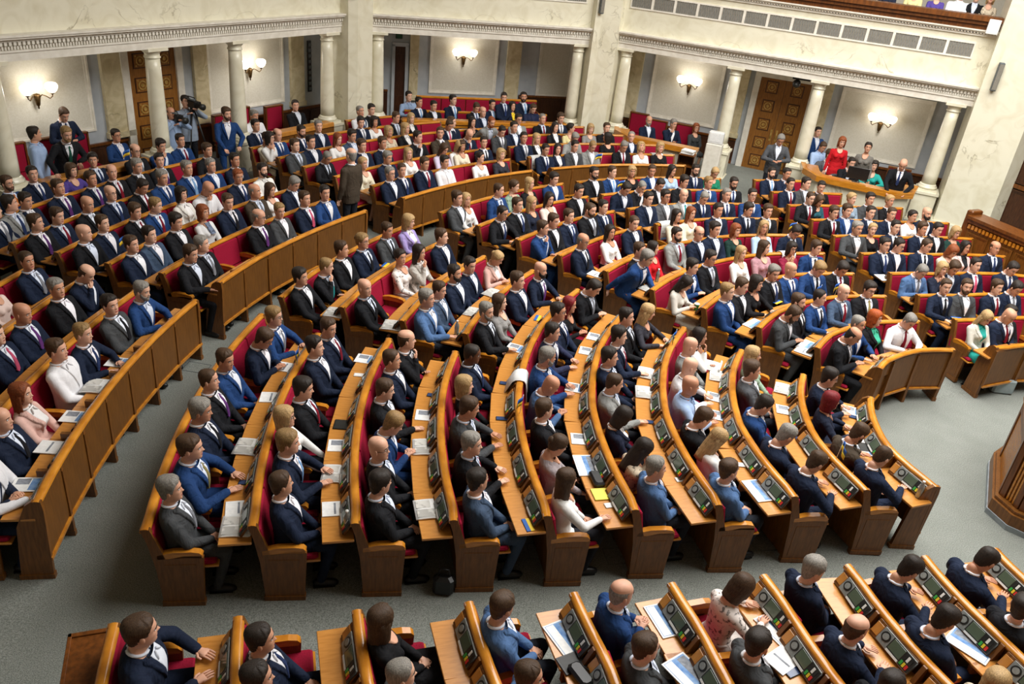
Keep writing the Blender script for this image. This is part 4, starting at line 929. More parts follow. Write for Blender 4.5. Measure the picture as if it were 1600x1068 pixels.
PTXT = """
@0 150 6.667
1210 415 m k N - one gl B
1460 580 m bf d s lap gl
985 665 m k n b lap y-35
835 790 w bB purple - desk
950 860 m b n p lap
1215 810 m bf d r lap
1470 745 m g d s lap
1450 930 m k d r lap v
410 845 m k n b lap
120 920 m b N o cross bd gl
@200 150 6.667
1310 210 m g W - one B
380 530 m k N - chin
600 480 m k N r lap
900 580 m b d s one
1205 420 w bU cream - chin
1380 330 m k n b lap
400 690 m k d p lap
620 770 m g N l lap
900 740 m g N - lap
1140 670 m k n k lap
350 860 m g N b lap
1285 880 m r n b lap
1490 750 m k embr - lap bd
1330 1010 m gf w s lap
@360 150 6.667
680 105 m k d - lap B
440 490 w kB W - chin gl
555 430 m bf N b lap
785 380 m k n b lap bd
975 350 m g n - lap
1090 200 m bc G b lap
1300 200 m gc W - lap
1535 180 m k d - lap
1415 290 m k n s lap
650 570 m b g s lap
865 500 m k n - lap
1125 460 w rL W - lap
1280 420 m k G - lap
1410 540 m b n - lap
1050 640 m gc d k one v
1445 730 w lU cream - lap
725 920 m g n - lap v
@560 150 6.667
525 10 m k S - one B
630 70 m k n l lap B
780 100 m k d - lap B
985 50 m k n l lap B
1215 110 m b d b lap v B
1395 90 m k n l lap B
1515 20 m k n b lap C
415 240 m b d s lap
595 250 w lL jk - lap
925 250 m b n - lap y40
975 310 m b n m lap v
1110 240 w kL k - chin
1325 180 m X n - lap
1380 270 m rc L - rise bd
230 290 w kB W - lap
345 380 w lB beige - lap
550 370 w lL jk - lap
850 380 m b w b lap y-30
1150 385 m X n r chin v
1525 370 m k g s lap v
260 490 m b n k lap
720 480 m k d - chin
1000 490 w lB W - lap v
1125 540 w bB cream - lap
1335 490 m k n k lap
980 590 w bL lilacw - lap v
310 640 m g n r lap
560 620 w lL W - lap
920 690 m k W - lap
670 700 m b n r lap
1280 640 w kU W - lap
1535 630 w lB floralk - lap
455 770 m b n b lap
250 850 m g n - lap gl
@760 140 6.667
390 75 m k n l lap bd hv C
270 185 w kL kyel - lap B
475 180 m b nshirt - lap v B
360 330 m k L - lap gl
585 305 m gc d r lap
790 320 m b n s lap
365 445 m k n - lap
765 430 w kL jk - lap
935 440 w kU yellow - lap y60
1120 430 w lB greyw - lap
1335 450 m b d - lap
380 530 m k n s lap
570 540 w lL jk - lap
1000 540 m g L - one v
1085 570 m lc L - lap v
1330 540 w kB k - lap y-120
660 640 m k n b lap
820 660 w kL jn - lap
995 640 m k g - lap
725 930 m k N - lap
1095 870 m k d - lap bd gl hv
1325 860 m b N l lap
1530 860 w lB k - lap
@940 160 6.667
490 190 m gf n - lap bd B
740 230 m g n - chin B
985 260 w rB dgrey - lap gl B
330 370 m gc n - lap
430 480 w lB W - lap u
680 530 w lB k - lap
255 480 m g d r lap v
555 720 m b N - lap
770 750 w kL ltblue - lap
1000 725 m k n b lap bd gl
1215 765 w lU green - lap v
440 880 m gc d - chin v
690 890 m k d - lap v
925 880 m k d - lap
1140 850 m l N b lap
1400 860 m k d b lap bd gl
@800 267 4
60 120 w bU floralg - lap
165 100 w lL k - lap
430 135 m k d - lap
720 145 m k n - phone v
45 225 m b d b lap
165 220 w lL dkblue - lap
270 190 w kL palepk - lap
260 320 m b d - lap
370 285 m b n b lap
495 245 m bc d s lap bd hv
600 235 m k n b lap
830 185 m k n - lap
975 175 m k gb - lap gl
1105 175 m X L t lap
1230 180 m g n b lap v
1370 175 m g n b lap
1510 165 m k N b lap gl
155 385 m b N - chin
785 335 m bc n - lap
1050 310 w kL cream - lap
1165 300 w rL cream - lap
1320 270 m k n - lap
1470 245 m k n k lap
655 395 w kL W - lap
420 470 m gf n k lap gl
1030 400 m k L r lap bd
1180 395 m bf n - lap gl
1335 410 m k n - lap
1455 400 w rB dkgreen - lap
770 525 m g N - rise
830 520 m b d g lap
910 490 w kL red - lap
180 620 m X n p desk bd
50 700 m b n - lap
1115 590 m k N - phone
1235 550 m k d s lap gl
1450 520 w lL W - lap
1110 700 w kL dressw - phone v
480 720 m k d s phone v
1345 765 m l N - lap
1430 725 m b d - knees
345 830 w RL k - phone
290 890 m k n b lap gl
240 1000 m k gp - desk
715 920 m k d k lap
905 900 w lL floralk - desk
670 1030 m k n r one
1580 730 w kB k - desk
@640 420 5.333
130 280 m g B - one
255 170 m b G - lap
405 50 m k n - lap bd
630 385 m g d k one bd
870 300 w bL greyw - lap
510 700 m kc n b lap dark
460 970 w lB jk - lap
65 620 m bf d g chin
@400 267 4
165 145 w bL W - lap
330 190 m b n m lap
440 150 m k N - one
115 325 m gf d p lap gl
240 270 m l g - lap
1240 185 m b g - lap
1370 200 w lL W - lap
1520 130 m bc N b phone
1515 275 m kc d b desk gl
960 310 w lB lilac - lap
820 365 m b g k lap
690 440 m lU n k lap gl
535 500 m b d - lap
430 590 m lc d t chin
255 680 m kw d - knees
1020 520 w kL jgrey - chin
905 540 w kU floralw - lap
1170 420 m b n - lap
670 740 m X d k knees
195 920 m l N s desk gl
455 960 m b n r lap
20 1030 m b n - phone gl v
1350 585 m k n - lap
1490 530 w lU pink - phone v
@0 280 6.667
670 110 m b n p lap
1155 150 m X n b lap gl
400 250 m k n - lap
105 270 m k L b lap y40
90 370 m l n s lap y60
920 265 m X d s lap
1410 330 m b d r lap
650 400 m b n r lap
360 520 m b d p lap
1090 470 m b n - lap
810 640 m X d - one
320 860 m bc n s lap
860 950 m bf n - chin v
@0 267 4
1000 220 m l N r one
1195 170 w kB white - lap
1365 130 m X W - chin v
1440 200 m b n k lap
1340 285 w rB embw - lap
1155 340 m k d - lap
1020 420 m k G - lap
935 485 m b n - lap
1335 480 m g d s lap
1285 560 m b d - one
890 755 m g N - desk bd
@0 420 6.667
610 215 m g d - lap
1195 400 m k g k lap
255 485 m X n p lap
870 670 m l n b desk
605 870 m b W - lap
-10 690 m b n m lap
-40 180 w lB palepk - lap
@0 534 4
140 330 w rL pink - lap
25 480 m bf n k lap
-110 700 m g W - one
-230 880 m b n - phone
1400 110 m b N - lap
1310 250 m bc d p lap
1245 440 m g n k lap
1140 670 m b N y desk hv
1050 990 m g g s lap
@400 534 4
370 40 m k n - lap
285 290 m k d r lap
185 480 w lB W - knees gl
175 640 m l n l desk
160 930 m b n - lap
850 120 m bc n - lap
795 290 m b d - one
820 500 m l N - phone v
770 680 m X d - lap gl
770 910 m k d - lap
1290 420 m b g - desk
1320 640 m g d r desk
1390 870 m k G - lap
@800 534 4
190 95 m g N - desk bd
210 250 m X B k phone v
205 420 m b d - knees
250 640 w bU mauve - knees v
310 870 w bL W - one
610 100 m k n - knees
605 250 m bc L - one
660 450 w kB jn - lap v
730 660 w kL beige - chin v
915 790 m g B - lap
1105 25 m X L k lap
1090 160 m X W - desk
1095 270 m X S - desk
1160 460 m b d - lap v
1280 590 w lL W - lap v
1390 860 m b B - lap
1250 -15 w kL W - chin
1505 95 w lL floralg - lap
1500 180 m b gb - lap
1540 380 m k N - lap v
@1200 534 4
70 570 m g n - one v
220 770 m b n - desk v
375 220 m kw n - desk gl
385 360 w RB dkblue - desk gl
505 560 m b w - desk v bd
720 735 m bc n - one v
@1100 440 5.333
700 260 m b g - phone bd v
825 190 m b d k lap bd
990 140 m kc N k one
1200 100 m X G r one
1450 110 m k d y lap gl
1145 500 m kf d s phone v
1285 350 m gc N - desk
1480 350 w oB jk - lap
@1200 267 4
950 970 m g W r desk v
15 20 m k n l lap bd
140 30 m k n - chin
115 105 m k n r lap
250 95 m k g - lap
360 110 m k d - chin
260 190 m bc d r one
375 215 w bL teal - lap v
540 195 w lU bluegrey - lap
655 190 m k g - lap
770 200 w lU jk - lap
35 275 m b d k lap
385 275 m b d r one
530 280 m b N - lap
670 280 m k n - lap
805 290 m b n - lap
930 295 w kU W - lap
1050 305 m X n - lap bd
205 395 m k n k phone v gl
45 410 w lL ltblue - lap
550 380 m g g - one hv
690 390 w lU k - lap
830 385 m k n k lap
985 380 m b n - lap
1105 395 m k d - lap
1205 400 w lB dkgreen - lap
50 530 w bL mauvep - lap
230 540 w kB crimson - chin gl
315 490 m b N k phone
710 490 m k n b lap
860 500 m k n - lap gl
1005 490 m bc n k lap
1150 490 w rB cream - lap v
1275 510 w kL jpink - lap
1420 480 m bf n b lap
55 650 m g d b lap
190 640 m X N b lap
405 670 m l N k one v
505 630 m k d r lap v
970 650 m g B s phone v
1130 640 w lB dkblue - chin
1195 630 m b n - lap v
1345 620 m k n m lap
1560 625 m k n b lap v
1110 730 m b n k one
1270 750 m b g - lap bd
1440 730 m b n r lap
1575 750 m k n s lap v
1310 910 w lL jwhite - lap v
1520 900 m X n r lap v
1690 975 m k d - lap
@0 801 4
830 770 m b n - desk hv
1632 784 m k n b lap
@400 801 4
-20 1050 m k d - lap
790 670 w bL k - lap y25
910 1020 m gc g - lap
1520 600 m b B - lap
@800 801 4
100 1040 m b B - lap
655 510 m gf N - phone
840 840 m b g - lap
1450 450 w bB floralw - desk v
1540 830 m k g - lap
@1200 801 4
240 300 m g n - lap
830 350 m k n - desk v
1300 290 m kc n - desk v
510 730 m bf n - desk
1590 600 m k d - lap
1000 690 m k n - lap v
740 1075 m k d - lap
1390 1070 w lB beige - lap
"""
def parse():
    out = []; o = None
    for l in PTXT.split('\n'):
        l = l.split()
        if not l: continue
        if l[0][0] == '@': o = (float(l[0][1:]), float(l[1]), float(l[2])); continue
        fl = l[7:] if len(l) > 7 else []
        out.append(dict(px=(o[0]+float(l[0])/o[2], o[1]+float(l[1])/o[2]), sex=l[2], hair=l[3], top=l[4], tie=l[5], pose=l[6], fl=fl))
    return out
RNG = random.Random(7)
RAILS = list(range(1, 10))+[-1, -2, -3, -4, -5, -6]
_TH = np.radians(np.arange(70, 240, .3)); _G = {}
for r_ in RAILS:
    P_ = row_xy(r_, _TH); D_ = CEN-P_; D_ /= np.linalg.norm(D_, axis=1)[:, None]; P_ = P_+D_*.26
    X_, Y_ = proj(np.column_stack([P_, np.full(len(P_), zf_row(r_)+1.12)])); _G[r_] = np.stack([X_, Y_], -1)
SCALE = {'m': .945, 'w': .93}
PERSONS = []
def describe(p):
    h = p['hair']; who = 'man' if p['sex'] == 'm' else 'woman'
    if h == 'X': hd = 'bald'
    elif p['sex'] == 'm': hd = {'f': 'balding ', 'c': 'crop-'}.get(h[1:2], '')+HN[h[0]] if h[1:2] != 'c' else 'close-cropped '+HN[h[0]]
    else: hd = {'L': 'long ', 'B': 'short ', 'U': 'tied-back '}[h[1]]+HN[h[0]].replace('-haired', ' hair')
    t = p['top']
    cl = (JK.get(t) or SHIRTS.get(t) if p['sex'] == 'm' else WJ.get(t) or WT.get(t))[1]
    tie = '' if p['tie'] == '-' else ' and %s tie' % TIES[p['tie']][1]
    p['who'] = '%s %s' % (hd, who) if p['sex'] == 'm' else '%s with %s' % (who, hd)
    p['cl'] = cl+tie; p['clothes'] = cl
    ex = []
    if 'gl' in p['fl']: ex.append('glasses')
    if 'bd' in p['fl']: ex.append('beard')
    p['extra'] = ' and '.join(ex)
PRT = {}
def printed(me, m='print'):
    if (me.name, m) not in PRT:
        c = me.copy(); c.materials.clear(); c.materials.append(MATS[m]); PRT[me.name, m] = c
    return PRT[me.name, m]
def make_person(p, origin, face, scale=None):
    """origin: floor point, face: unit 2-D direction the person faces"""
    sex, pose = p['sex'], p['pose']; S = skeleton(sex, pose); fl = p['fl']
    yaw = 0; pitch = 0
    for f in fl:
        if f[0] == 'y' and f[1:].lstrip('-').isdigit(): yaw = int(f[1:])
    if 'v' in fl: pitch = 26
    elif 'u' in fl: pitch = -18
    elif yaw == 0: yaw = RNG.choice((0, 0, 0, 18, -18)); pitch = RNG.choice((0, 0, 8))
    sc = (scale or SCALE[sex])*RNG.uniform(.98, 1.02); wide = 1.13 if 'hv' in fl else RNG.uniform(.97, 1.05)
    M = Matrix(((face[1], face[0], 0, origin[0]), (-face[0], face[1], 0, origin[1]), (0, 0, 1, origin[2]), (0, 0, 0, 1))) @ Matrix.Diagonal((sc*wide, sc*wide, sc, 1))
    r = link('person', body_mesh(sex, pose, yaw, pitch)); r.matrix_world = M
    sk = rgb(SKINS[RNG.randrange(len(SKINS))] if 'dark' not in fl else '6a4530'); r.color = (*sk, 1)
    def part(nm, me, col, Mx=None):
        o = link(nm, me, r, Mx); c = rgb(col); j = RNG.uniform(.9, 1.12); o.color = (*[min(1, x*j) for x in c], 1); return o
    t = p['top']; hm = head_mat(S, yaw, pitch, 1.03 if sex == 'm' else .97); suit = False; low = None
    if sex == 'm':
        if t in JK:
            suit = True; col = JK[t][0]; part('jacket', TEMPL[sex, pose, 'top'], col); part('lapel', accessory(sex, pose, 'lapel'), col)
            sh = part('shirt', accessory(sex, pose, 'shirt'), RNG.choice(('e8e9ee', 'e8e9ee', 'dfe5f0', 'd3dcec', 'eceaf0')))
            low = col if t not in ('L', 'w', 'B', 'gb') else '20242c'
        else:
            col = SHIRTS[t][0]; o = part('shirt', printed(TEMPL[sex, pose, 'top'], 'linen'), col); part('collar', accessory(sex, pose, 'shirt'), col); low = '1b1d22'
        if p['tie'] != '-': part('tie', accessory(sex, pose, 'tie'), TIES[p['tie']][0])
        part('trousers', TEMPL[sex, pose, 'trousers'], low)
    else:
        if t in WJ:
            col = WJ[t][0]; part('blazer', printed(TEMPL[sex, pose, 'top'], 'linen') if t in ('jwhite', 'white', 'pink', 'jpink') else TEMPL[sex, pose, 'top'], col); part('lapel', accessory(sex, pose, 'lapel'), col)
            part('blouse', accessory(sex, pose, 'shirt'), '2ea79c' if t == 'jwhite' else ('1c1c20' if t == 'jpink' else ('3fae8e' if p['hair'][0] == 'o' else 'e6e4e2')))
            part('skirt' if t in ('jwhite', 'pink') else 'trousers', TEMPL[sex, pose, 'skirt' if t in ('jwhite', 'pink') else 'trousers'], '2ea79c' if t == 'jwhite' else (col if t in ('jgrey', 'pink', 'lilac') else '1c1d22'))
        else:
            col = WT[t][0]; fp = t.startswith('floral') or t == 'beige'; tm = TEMPL[sex, pose, 'top']; o = part('dress' if t in DRESS else 'blouse', printed(tm) if fp else (printed(tm, 'linen') if t in ('W', 'embw', 'cream', 'ltblue', 'lilacw', 'palepk', 'dressw', 'yellow') else tm), col)
            nl = part('neckline', accessory(sex, pose, 'neckline'), 'd4a084'); nl.color = r.color
            part('skirt' if t in DRESS else 'trousers', TEMPL[sex, pose, 'skirt' if t in DRESS else 'trousers'], col if t in DRESS else '1f2026')
            if t == 'embw':
                part('printed_panel', accessory(sex, pose, 'scarf'), {'floralk': '8c8f98', 'floralg': 'b9a58e', 'floralw': '9c6a72', 'embw': '5a6478', 'beige': '8a7a66'}[t])
            if t == 'kyel': part('undershirt', accessory(sex, pose, 'scarf'), 'd8b82c')
    h = p['hair']
    if h != 'X':
        st = {'f': 'fringe', 'c': 'crop', 'w': 'swept', 'L': 'long', 'B': 'bob', 'U': 'updo'}.get(h[1:2]) or ('short' if RNG.random() < .72 else 'swept')
        part('hair', HAIR[st], (HCW if sex == 'w' else HC).get(h[0]) or HC[h[0]], hm)
    if 'bd' in fl: part('beard', BEARD, HC[h[0]] if h != 'X' else '2a2420', hm)
    if 'gl' in fl: part('glasses', GLASSES, '101010', hm)
    for i in range(2):
        a = S['an'][i]; part('shoe', SHOE, '141416', Matrix.Translation((a[0], a[1]-.01, 0)))
    PERSONS.append((p, r)); return r
def head_local(sex, pose):
    S = skeleton(sex, pose); c = head_mat(S, 0, 0) @ Vector((0, 0, -.01)); return c.y, c.z
PPL = parse()
EXTRA = [  # standing and booth people: px of head, floor z, facing angle (deg, world) , attributes
 (dict(px=(54, 209), sex='m', hair='k', top='S', tie='-', pose='stand', fl=['y20']), .12, 20, 'standing in the wooden booth'),
 (dict(px=(97, 178), sex='m', hair='b', top='n', tie='b', pose='hold', fl=['v']), .1, -35, 'standing against the wall holding papers'),
 (dict(px=(103, 211), sex='m', hair='l', top='d', tie='g', pose='reach', fl=['bd']), .12, -35, 'leaning out over the booth desk'),
 (dict(px=(267, 176), sex='m', hair='bf', top='S', tie='-', pose='film', fl=['s.9']), .05, -40, 'filming beside the column with a shoulder camera'),
 (dict(px=(290, 160), sex='m', hair='k', top='G_', tie='-', pose='film', fl=['s.93']), .08, -45, 'filming with the taller television camera'),
 (dict(px=(353, 177), sex='m', hair='bw', top='N', tie='-', pose='rail', fl=['bd']), .17, -55, 'standing with one hand on a red bench'),
 (dict(px=(548, 245), sex='m', hair='gf', top='w', tie='-', pose='stand', fl=['y0']), .14, 150, 'standing in the aisle with his back turned'),
 (dict(px=(1219, 217), sex='m', hair='g', top='gb', tie='-', pose='hold', fl=['v']), .12, -95, 'standing photographer before the rosette door'),
 (dict(px=(1278, 206), sex='m', hair='k', top='N', tie='-', pose='stand', fl=['y0', 's.9']), .12, -80, 'standing half behind a column'),
 (dict(px=(1284, 227), sex='m', hair='b', top='S', tie='-', pose='lap', fl=['v', 's.95']), .22, -80, 'stooping beside the column'),
 (dict(px=(1295, 243), sex='m', hair='b', top='gb', tie='-', pose='desk', fl=['y50']), .08, -100, 'seated at the long booth desk'),
 (dict(px=(1316, 220), sex='w', hair='rB', top='red', tie='-', pose='stand', fl=[]), .1, -100, 'standing behind the long booth desk'),
 (dict(px=(1329, 255), sex='m', hair='k', top='d', tie='-', pose='chin', fl=[]), .08, -100, 'seated at the long booth desk'),
 (dict(px=(1356, 230), sex='w', hair='kU', top='greydress', tie='-', pose='stand', fl=['y10']), .08, -115, 'standing behind the long booth desk'),
 (dict(px=(1366, 259), sex='w', hair='kB', top='tealtop', tie='-', pose='desk', fl=[]), .08, -105, 'seated behind the monitor in the long booth'),
 (dict(px=(1411, 256), sex='m', hair='X', top='d', tie='b', pose='rail', fl=['v']), .05, -110, 'standing bowed over the end of the booth desk')]
GAL = [('w', 'bB', 'dkblue', 182), ('w', 'lB', 'yellow', 222), ('w', 'kB', 'purple', 257), ('m', 'b', 'W', 292), ('m', 'k', 'd', 316), ('w', 'lB', 'beige', 338)]
keys = {(p['sex'], p['pose']) for p in PPL} | {(e[0]['sex'], e[0]['pose']) for e in EXTRA} | {('w', 'lap'), ('m', 'lap')}
build_templates(sorted(keys)); bake()
SEATED = []
for p in PPL:
    px = np.array(p['px']); sex, pose = p['sex'], p['pose']; hy, hz = head_local(sex, pose); sc = SCALE[sex]
    if 'B' in p['fl'] or 'C' in p['fl']:
        z0 = .06 if 'B' in p['fl'] else .28
        if 560 < px[0] < 900: z0 = .12 if 'B' in p['fl'] else .32
        q = at_z(px, z0+hz*sc)[:2]; f = CEN-q; f /= np.hypot(*f); o = q-f*hy*sc; p['row'] = None
        make_person(p, (o[0], o[1], z0), f); p['where'] = 'in a booth by the columns' if px[0] < 560 else ('in the booth of three' if px[0] > 900 else 'in the middle bay benches'); p['B'] = 1; continue
    row, j = min(((float(np.min(np.hypot(*(_G[r]-px).T))), r) for r in RAILS))[1], 0
    j = int(np.argmin(np.hypot(*(_G[row]-px).T))); zf = zf_row(row)
    q = at_z(px, zf+hz*sc)[:2]; th = math.atan2(q[1]-CEN[1], q[0]-CEN[0]) % (2*math.pi)
    for _ in range(3):
        pt, tg, nn = row_frame(row, th); o = q-nn*hy*sc; th += float((o-pt)@tg)/np.linalg.norm(o-CEN)
    if pose != 'rise':          # stay inside the bench ends
        dl = .24/float(np.linalg.norm(row_xy(row, th)-CEN)); bs = [(abs(th-min(max(th, a), b)), a, b) for r_, a, b in BENCHES if r_ == row]
        if bs:
            dd, a, b = min(bs)
            if dd < .05 and b-a > 2*dl: th = min(max(th, a+dl), b-dl)
    pt, tg, nn = row_frame(row, th); u = float((o-pt)@nn); lim = (.2, .31) if pose != 'rise' else (.3, .5)
    u = min(max(u, lim[0]), lim[1]); o = pt+nn*u
    p['row'] = row; p['th'] = th; SEATED.append((p, o, nn, zf))
# keep shoulders apart along a row
for row in RAILS:
    L = sorted([s for s in SEATED if s[0]['row'] == row], key=lambda s: s[0]['th'])
    for (p0, o0, n0, z0), (p1, o1, n1, z1) in zip(L, L[1:]): p0['next'] = p1; p1['prev'] = p0
for p, o, nn, zf in SEATED: make_person(p, (o[0], o[1], zf), nn)
for p, z0, ang, where in EXTRA:
    hy, hz = head_local(p['sex'], p['pose']); sc = next((float(f[1:]) for f in p['fl'] if f[0] == 's'), .97); q = at_z(p['px'], z0+hz*sc)[:2]; f = np.array([math.cos(math.radians(ang)), math.sin(math.radians(ang))])
    o = q-f*hy*sc; p['row'] = None; p['where'] = where; p['o'] = o; make_person(p, (o[0], o[1], z0), f, sc)
for sex, hair, top, x in GAL:
    p = dict(px=(1200+x, 0), sex=sex, hair=hair, top=top, tie='-', pose='lap', fl=[], row=None, where='seated behind the wooden gallery rail'); r = ray((1200+x, 14+(x-182)*.1)); org = np.array(BAYS['far'][0]); uu, nn = frame2(org, BAYS['far'][1])
    t = ((org+nn*(-.78)-CAMP[:2])@nn)/(r[:2]@nn); q = CAMP+r*t; make_person(p, (q[0], q[1], 4.02), nn)
BL = sorted([p for p, r in PERSONS if p.get('B')], key=lambda p: p['px'][0])
for a, b in zip(BL, BL[1:]):
    if abs(a['px'][0]-b['px'][0]) < 90: a['next'] = b; b['prev'] = a
# labels: own look, then neighbours, until each reads alone
for p, r in PERSONS: describe(p)
def rowname(row): return ('in the %s row from the rostrum' % ORD[11-row] if row > 0 else 'in the %s outer ring row' % ORD[-row])
def short(p): return ('%s in %s' % (p['who'].split(' with')[0] if p['sex'] == 'w' else p['who'], p['clothes']))
def cands(p):
    base = '%s in %s' % (p['who'], p['cl']) if p['sex'] == 'm' else '%s in %s' % (p['who'], p['cl'])
    if p['row'] is None: yield base+', '+p['where']; yield base+(', with '+p['extra'] if p['extra'] else '')+', '+p['where']; 
    if p['row'] is None:
        for k in ('prev', 'next'):
            if k in p: yield base+' beside '+('the '+('man' if p[k]['sex'] == 'm' else 'woman')+' in %s' % p[k]['clothes'])+', '+p['where'].replace('benches', '')
            if k in p: yield '%s in %s beside %s, %s' % (p['who'], p['clothes'], ('man' if p[k]['sex'] == 'm' else 'woman')+' in '+p[k]['clothes'], p['where'].replace('benches', '').strip())
        return
    ex = (' with '+p['extra']) if p['extra'] else ''
    yield base+ex+', '+rowname(p['row'])
    for k in ('prev', 'next'):
        if k in p: yield base+', '+rowname(p['row']).replace(' from the rostrum', '')+' beside '+('the one in %s' % p[k]['clothes'])
    for k in ('prev', 'next'):
        if k in p: yield '%s in %s beside %s' % (p['who'], p['clothes'], short(p[k]))
from collections import Counter
opts = [[c for c in cands(p) if len(c.replace('-', 'x').split()) <= 16] or [('%s in %s, %s' % (p['who'], p['clothes'], rowname(p['row']) if p['row'] is not None else p['where']))] for p, r in PERSONS]
cnt = Counter(c for o in opts for c in set(o)); used = Counter(); final = []
for o in opts: final.append(next((c for c in o if cnt[c] == 1), o[-1]))
dupl = Counter(final)
for (p, r), lb in zip(PERSONS, final):
    tag(r, lb, 'person', 'people standing in the hall' if p['pose'] in ('stand', 'hold', 'reach', 'film', 'rail') else 'seated members')
# ================================================================== BOOTHS
def bay_obj(name, side, t, d, z, rz=0):
    e = empty(name); e.matrix_world = BM[side] @ Matrix.Translation((t, d, z)) @ Matrix.Rotation(rz, 4, 'Z'); return e
def booth_desk(side, t0, t1, d0, d1, z, label, zf=.1):
    e = bay_obj('booth_desk', side, (t0+t1)/2, (d0+d1)/2, zf); w = (t1-t0)/2; q = (d1-d0)/2; h = z-zf
    mb = MB(); mb.bbox(-w, w, -q, q, h-.05, h, .01); mb.bbox(-w, w, q-.04, q+.02, h-.09, h+.02, .015); obj('desk_top', mb, 'wood_desk', e)
    mb = MB(); mb.box(-w, w, q-.06, q-.02, 0, h-.05); obj('front_board', mb, 'wood_board', e)
    n = max(2, round(2*w/.6))
    for i in range(n):
        a = -w+2*w*i/n; mb = MB(); mb.box(a+.03, a+2*w/n-.03, q-.02, q, .1, h-.12); obj('front_panel', mb, 'wood_panel', e)
    for s in (-1, 1): mb = MB(); mb.box(s*w-.03, s*w+.03, -q, q-.02, 0, h-.05); obj('side_panel', mb, 'wood_board', e)
    tag(e, label, 'desk', 'wall booth desks'); return e
booth_desk('left', 5.35, 7.5, .32, .62, 1.0, 'wooden booth desk before the bearded man standing in a green tie')
booth_desk('left', .5, 2.4, .28, .56, 1.0, 'wooden booth desk before the white-shirted man under a sconce')
def chair_m():
    mb = MB(); mb.bbox(-.25, .25, -.24, .26, .4, .48, .02); a = mb.mesh('seat', 'red_cloth')
    mb = MB(); mb.bbox(-.24, .24, -.28, -.21, .48, 1.02, .02); b = mb.mesh('backrest', 'red_cloth')
    mb = MB(); mb.box(-.27, -.24, -.3, -.2, .45, 1.04); mb.box(.24, .27, -.3, -.2, .45, 1.04); mb.box(-.27, .27, -.3, -.2, 1.02, 1.05); mb.box(-.27, .27, -.26, .26, .36, .4); c = mb.mesh('frame', 'wood_mid')
    mb = MB(); mb.box(-.025, .025, -.025, .025, 0, .36); d = mb.mesh('leg', 'wood_mid'); return a, b, c, d
CHM = chair_m()
for side, t, d, lb in (('left', 5.75, -1.1, 'red booth chair beneath the blue-suited man with glasses'), ('left', 6.3, -1.1, 'empty red booth chair beside the wall by the standing men'), ('left', 7.0, -1.1, 'red booth chair behind the man in a blue shirt'), ('left', 7.55, -1.1, 'red booth chair in the booth corner by the first column'),
                       ('left', 2.45, -.75, 'red booth chair of the white-shirted booth guest'), ('left', 1.75, -1.0, 'empty high-backed red chair under the sconce'), ('left', .95, -.75, 'red booth chair of the dark-suited booth guest'),
                       ('far', .35, -.85, 'red chair by the pier in the booth of three'), ('far', 1.0, -.4, 'red chair of the bearded man in the booth of three'), ('far', 1.75, -.5, 'red chair of the white-haired man in the booth of three'), ('far', 7.25, -.2, 'red chair behind the bowed man in the long booth')):
    e = bay_obj('booth_chair', side, t, d, .1); tag(e, lb, 'chair', 'red wall booth chairs')
    for nm, me in zip(('seat', 'backrest', 'frame'), CHM): link(nm, me, e)
    for x in (-.22, .22):
        for y in (-.22, .22): link('leg', CHM[3], e, Matrix.Translation((x, y, 0)))
# marble-fronted booths beside the far door
def marble_booth(path, label, z=1.05):
    e = bay_obj('marble_booth', 'far', path[1][0], path[1][1], .0); T = Matrix.Translation((-path[1][0], -path[1][1], 0))
    def strip(w0, w1, z0, z1):
        mb = MB(); n = len(path); nor = []
        for i in range(n):
            a = np.array(path[max(i-1, 0)]); b = np.array(path[min(i+1, n-1)]); d = nrm(b-a); nor.append(np.array([-d[1], d[0]]))
        v = []
        for (x, y), q in zip(path, nor):
            for w in (w0, w1):
                for zz in (z0, z1): v.append((x+q[0]*w, y+q[1]*w, zz))
        f = []
        for i in range(n-1): a = 4*i; b = a+4; f += [(a, b, b+1, a+1), (a+1, b+1, b+3, a+3), (a+3, b+3, b+2, a+2), (a+2, b+2, b, a)]
        f += [(0, 1, 3, 2), (4*n-4, 4*n-2, 4*n-1, 4*n-3)]; mb.add(v, f); return mb
    obj('parapet', strip(-.12, .0, -.05, z-.1), 'marble', e, T); obj('desk_top', strip(-.32, .06, z-.1, z-.03), 'wood_desk', e, T); obj('desk_edge', strip(-.02, .1, z-.13, z), 'wood_rail', e, T)
    tag(e, label, 'booth', 'marble-fronted booths'); return e
marble_booth([(.22, .55), (.3, .85), (.75, 1.28), (2.5, 1.3)], 'marble-fronted booth with a thick wooden desk before three seated guests')
marble_booth([(5.05, .45), (5.15, 1.0), (5.45, 1.45), (7.2, 1.6), (7.5, 1.35), (7.6, .6)], 'long marble-fronted booth with a wooden desk beyond the rosette door')
e = bay_obj('bench', 'back', 2.7, .0, .12); tag(e, 'straight red bench in the middle bay behind the wooden parapet', 'bench', 'middle bay benches')
def straight(e, w, dz=0):
    mb = MB(); mb.bbox(-w, w, -.36, -.28, .84, .9, .015); obj('top_rail', mb, 'wood_rail', e); mb = MB(); mb.box(-w, w, -.36, -.31, 0, .85); obj('back_board', mb, 'wood_board', e)
    n = int(2*w/.6)
    for i in range(n):
        a = -w+2*w*i/n; b = a+2*w/n; mb = MB(); mb.bbox(a+.01, b-.01, -.31, -.27, .46, .84, .012); obj('back_pad', mb, 'red_cloth', e); mb = MB(); mb.bbox(a+.01, b-.01, -.27, .2, .38, .44, .015); obj('seat', mb, 'red_cloth', e)
    for s in (-1, 1): mb = MB(); mb.box(s*w-.02, s*w+.02, -.36, .18, 0, .6); obj('end_panel', mb, 'wood_board', e)
straight(e, 1.95)
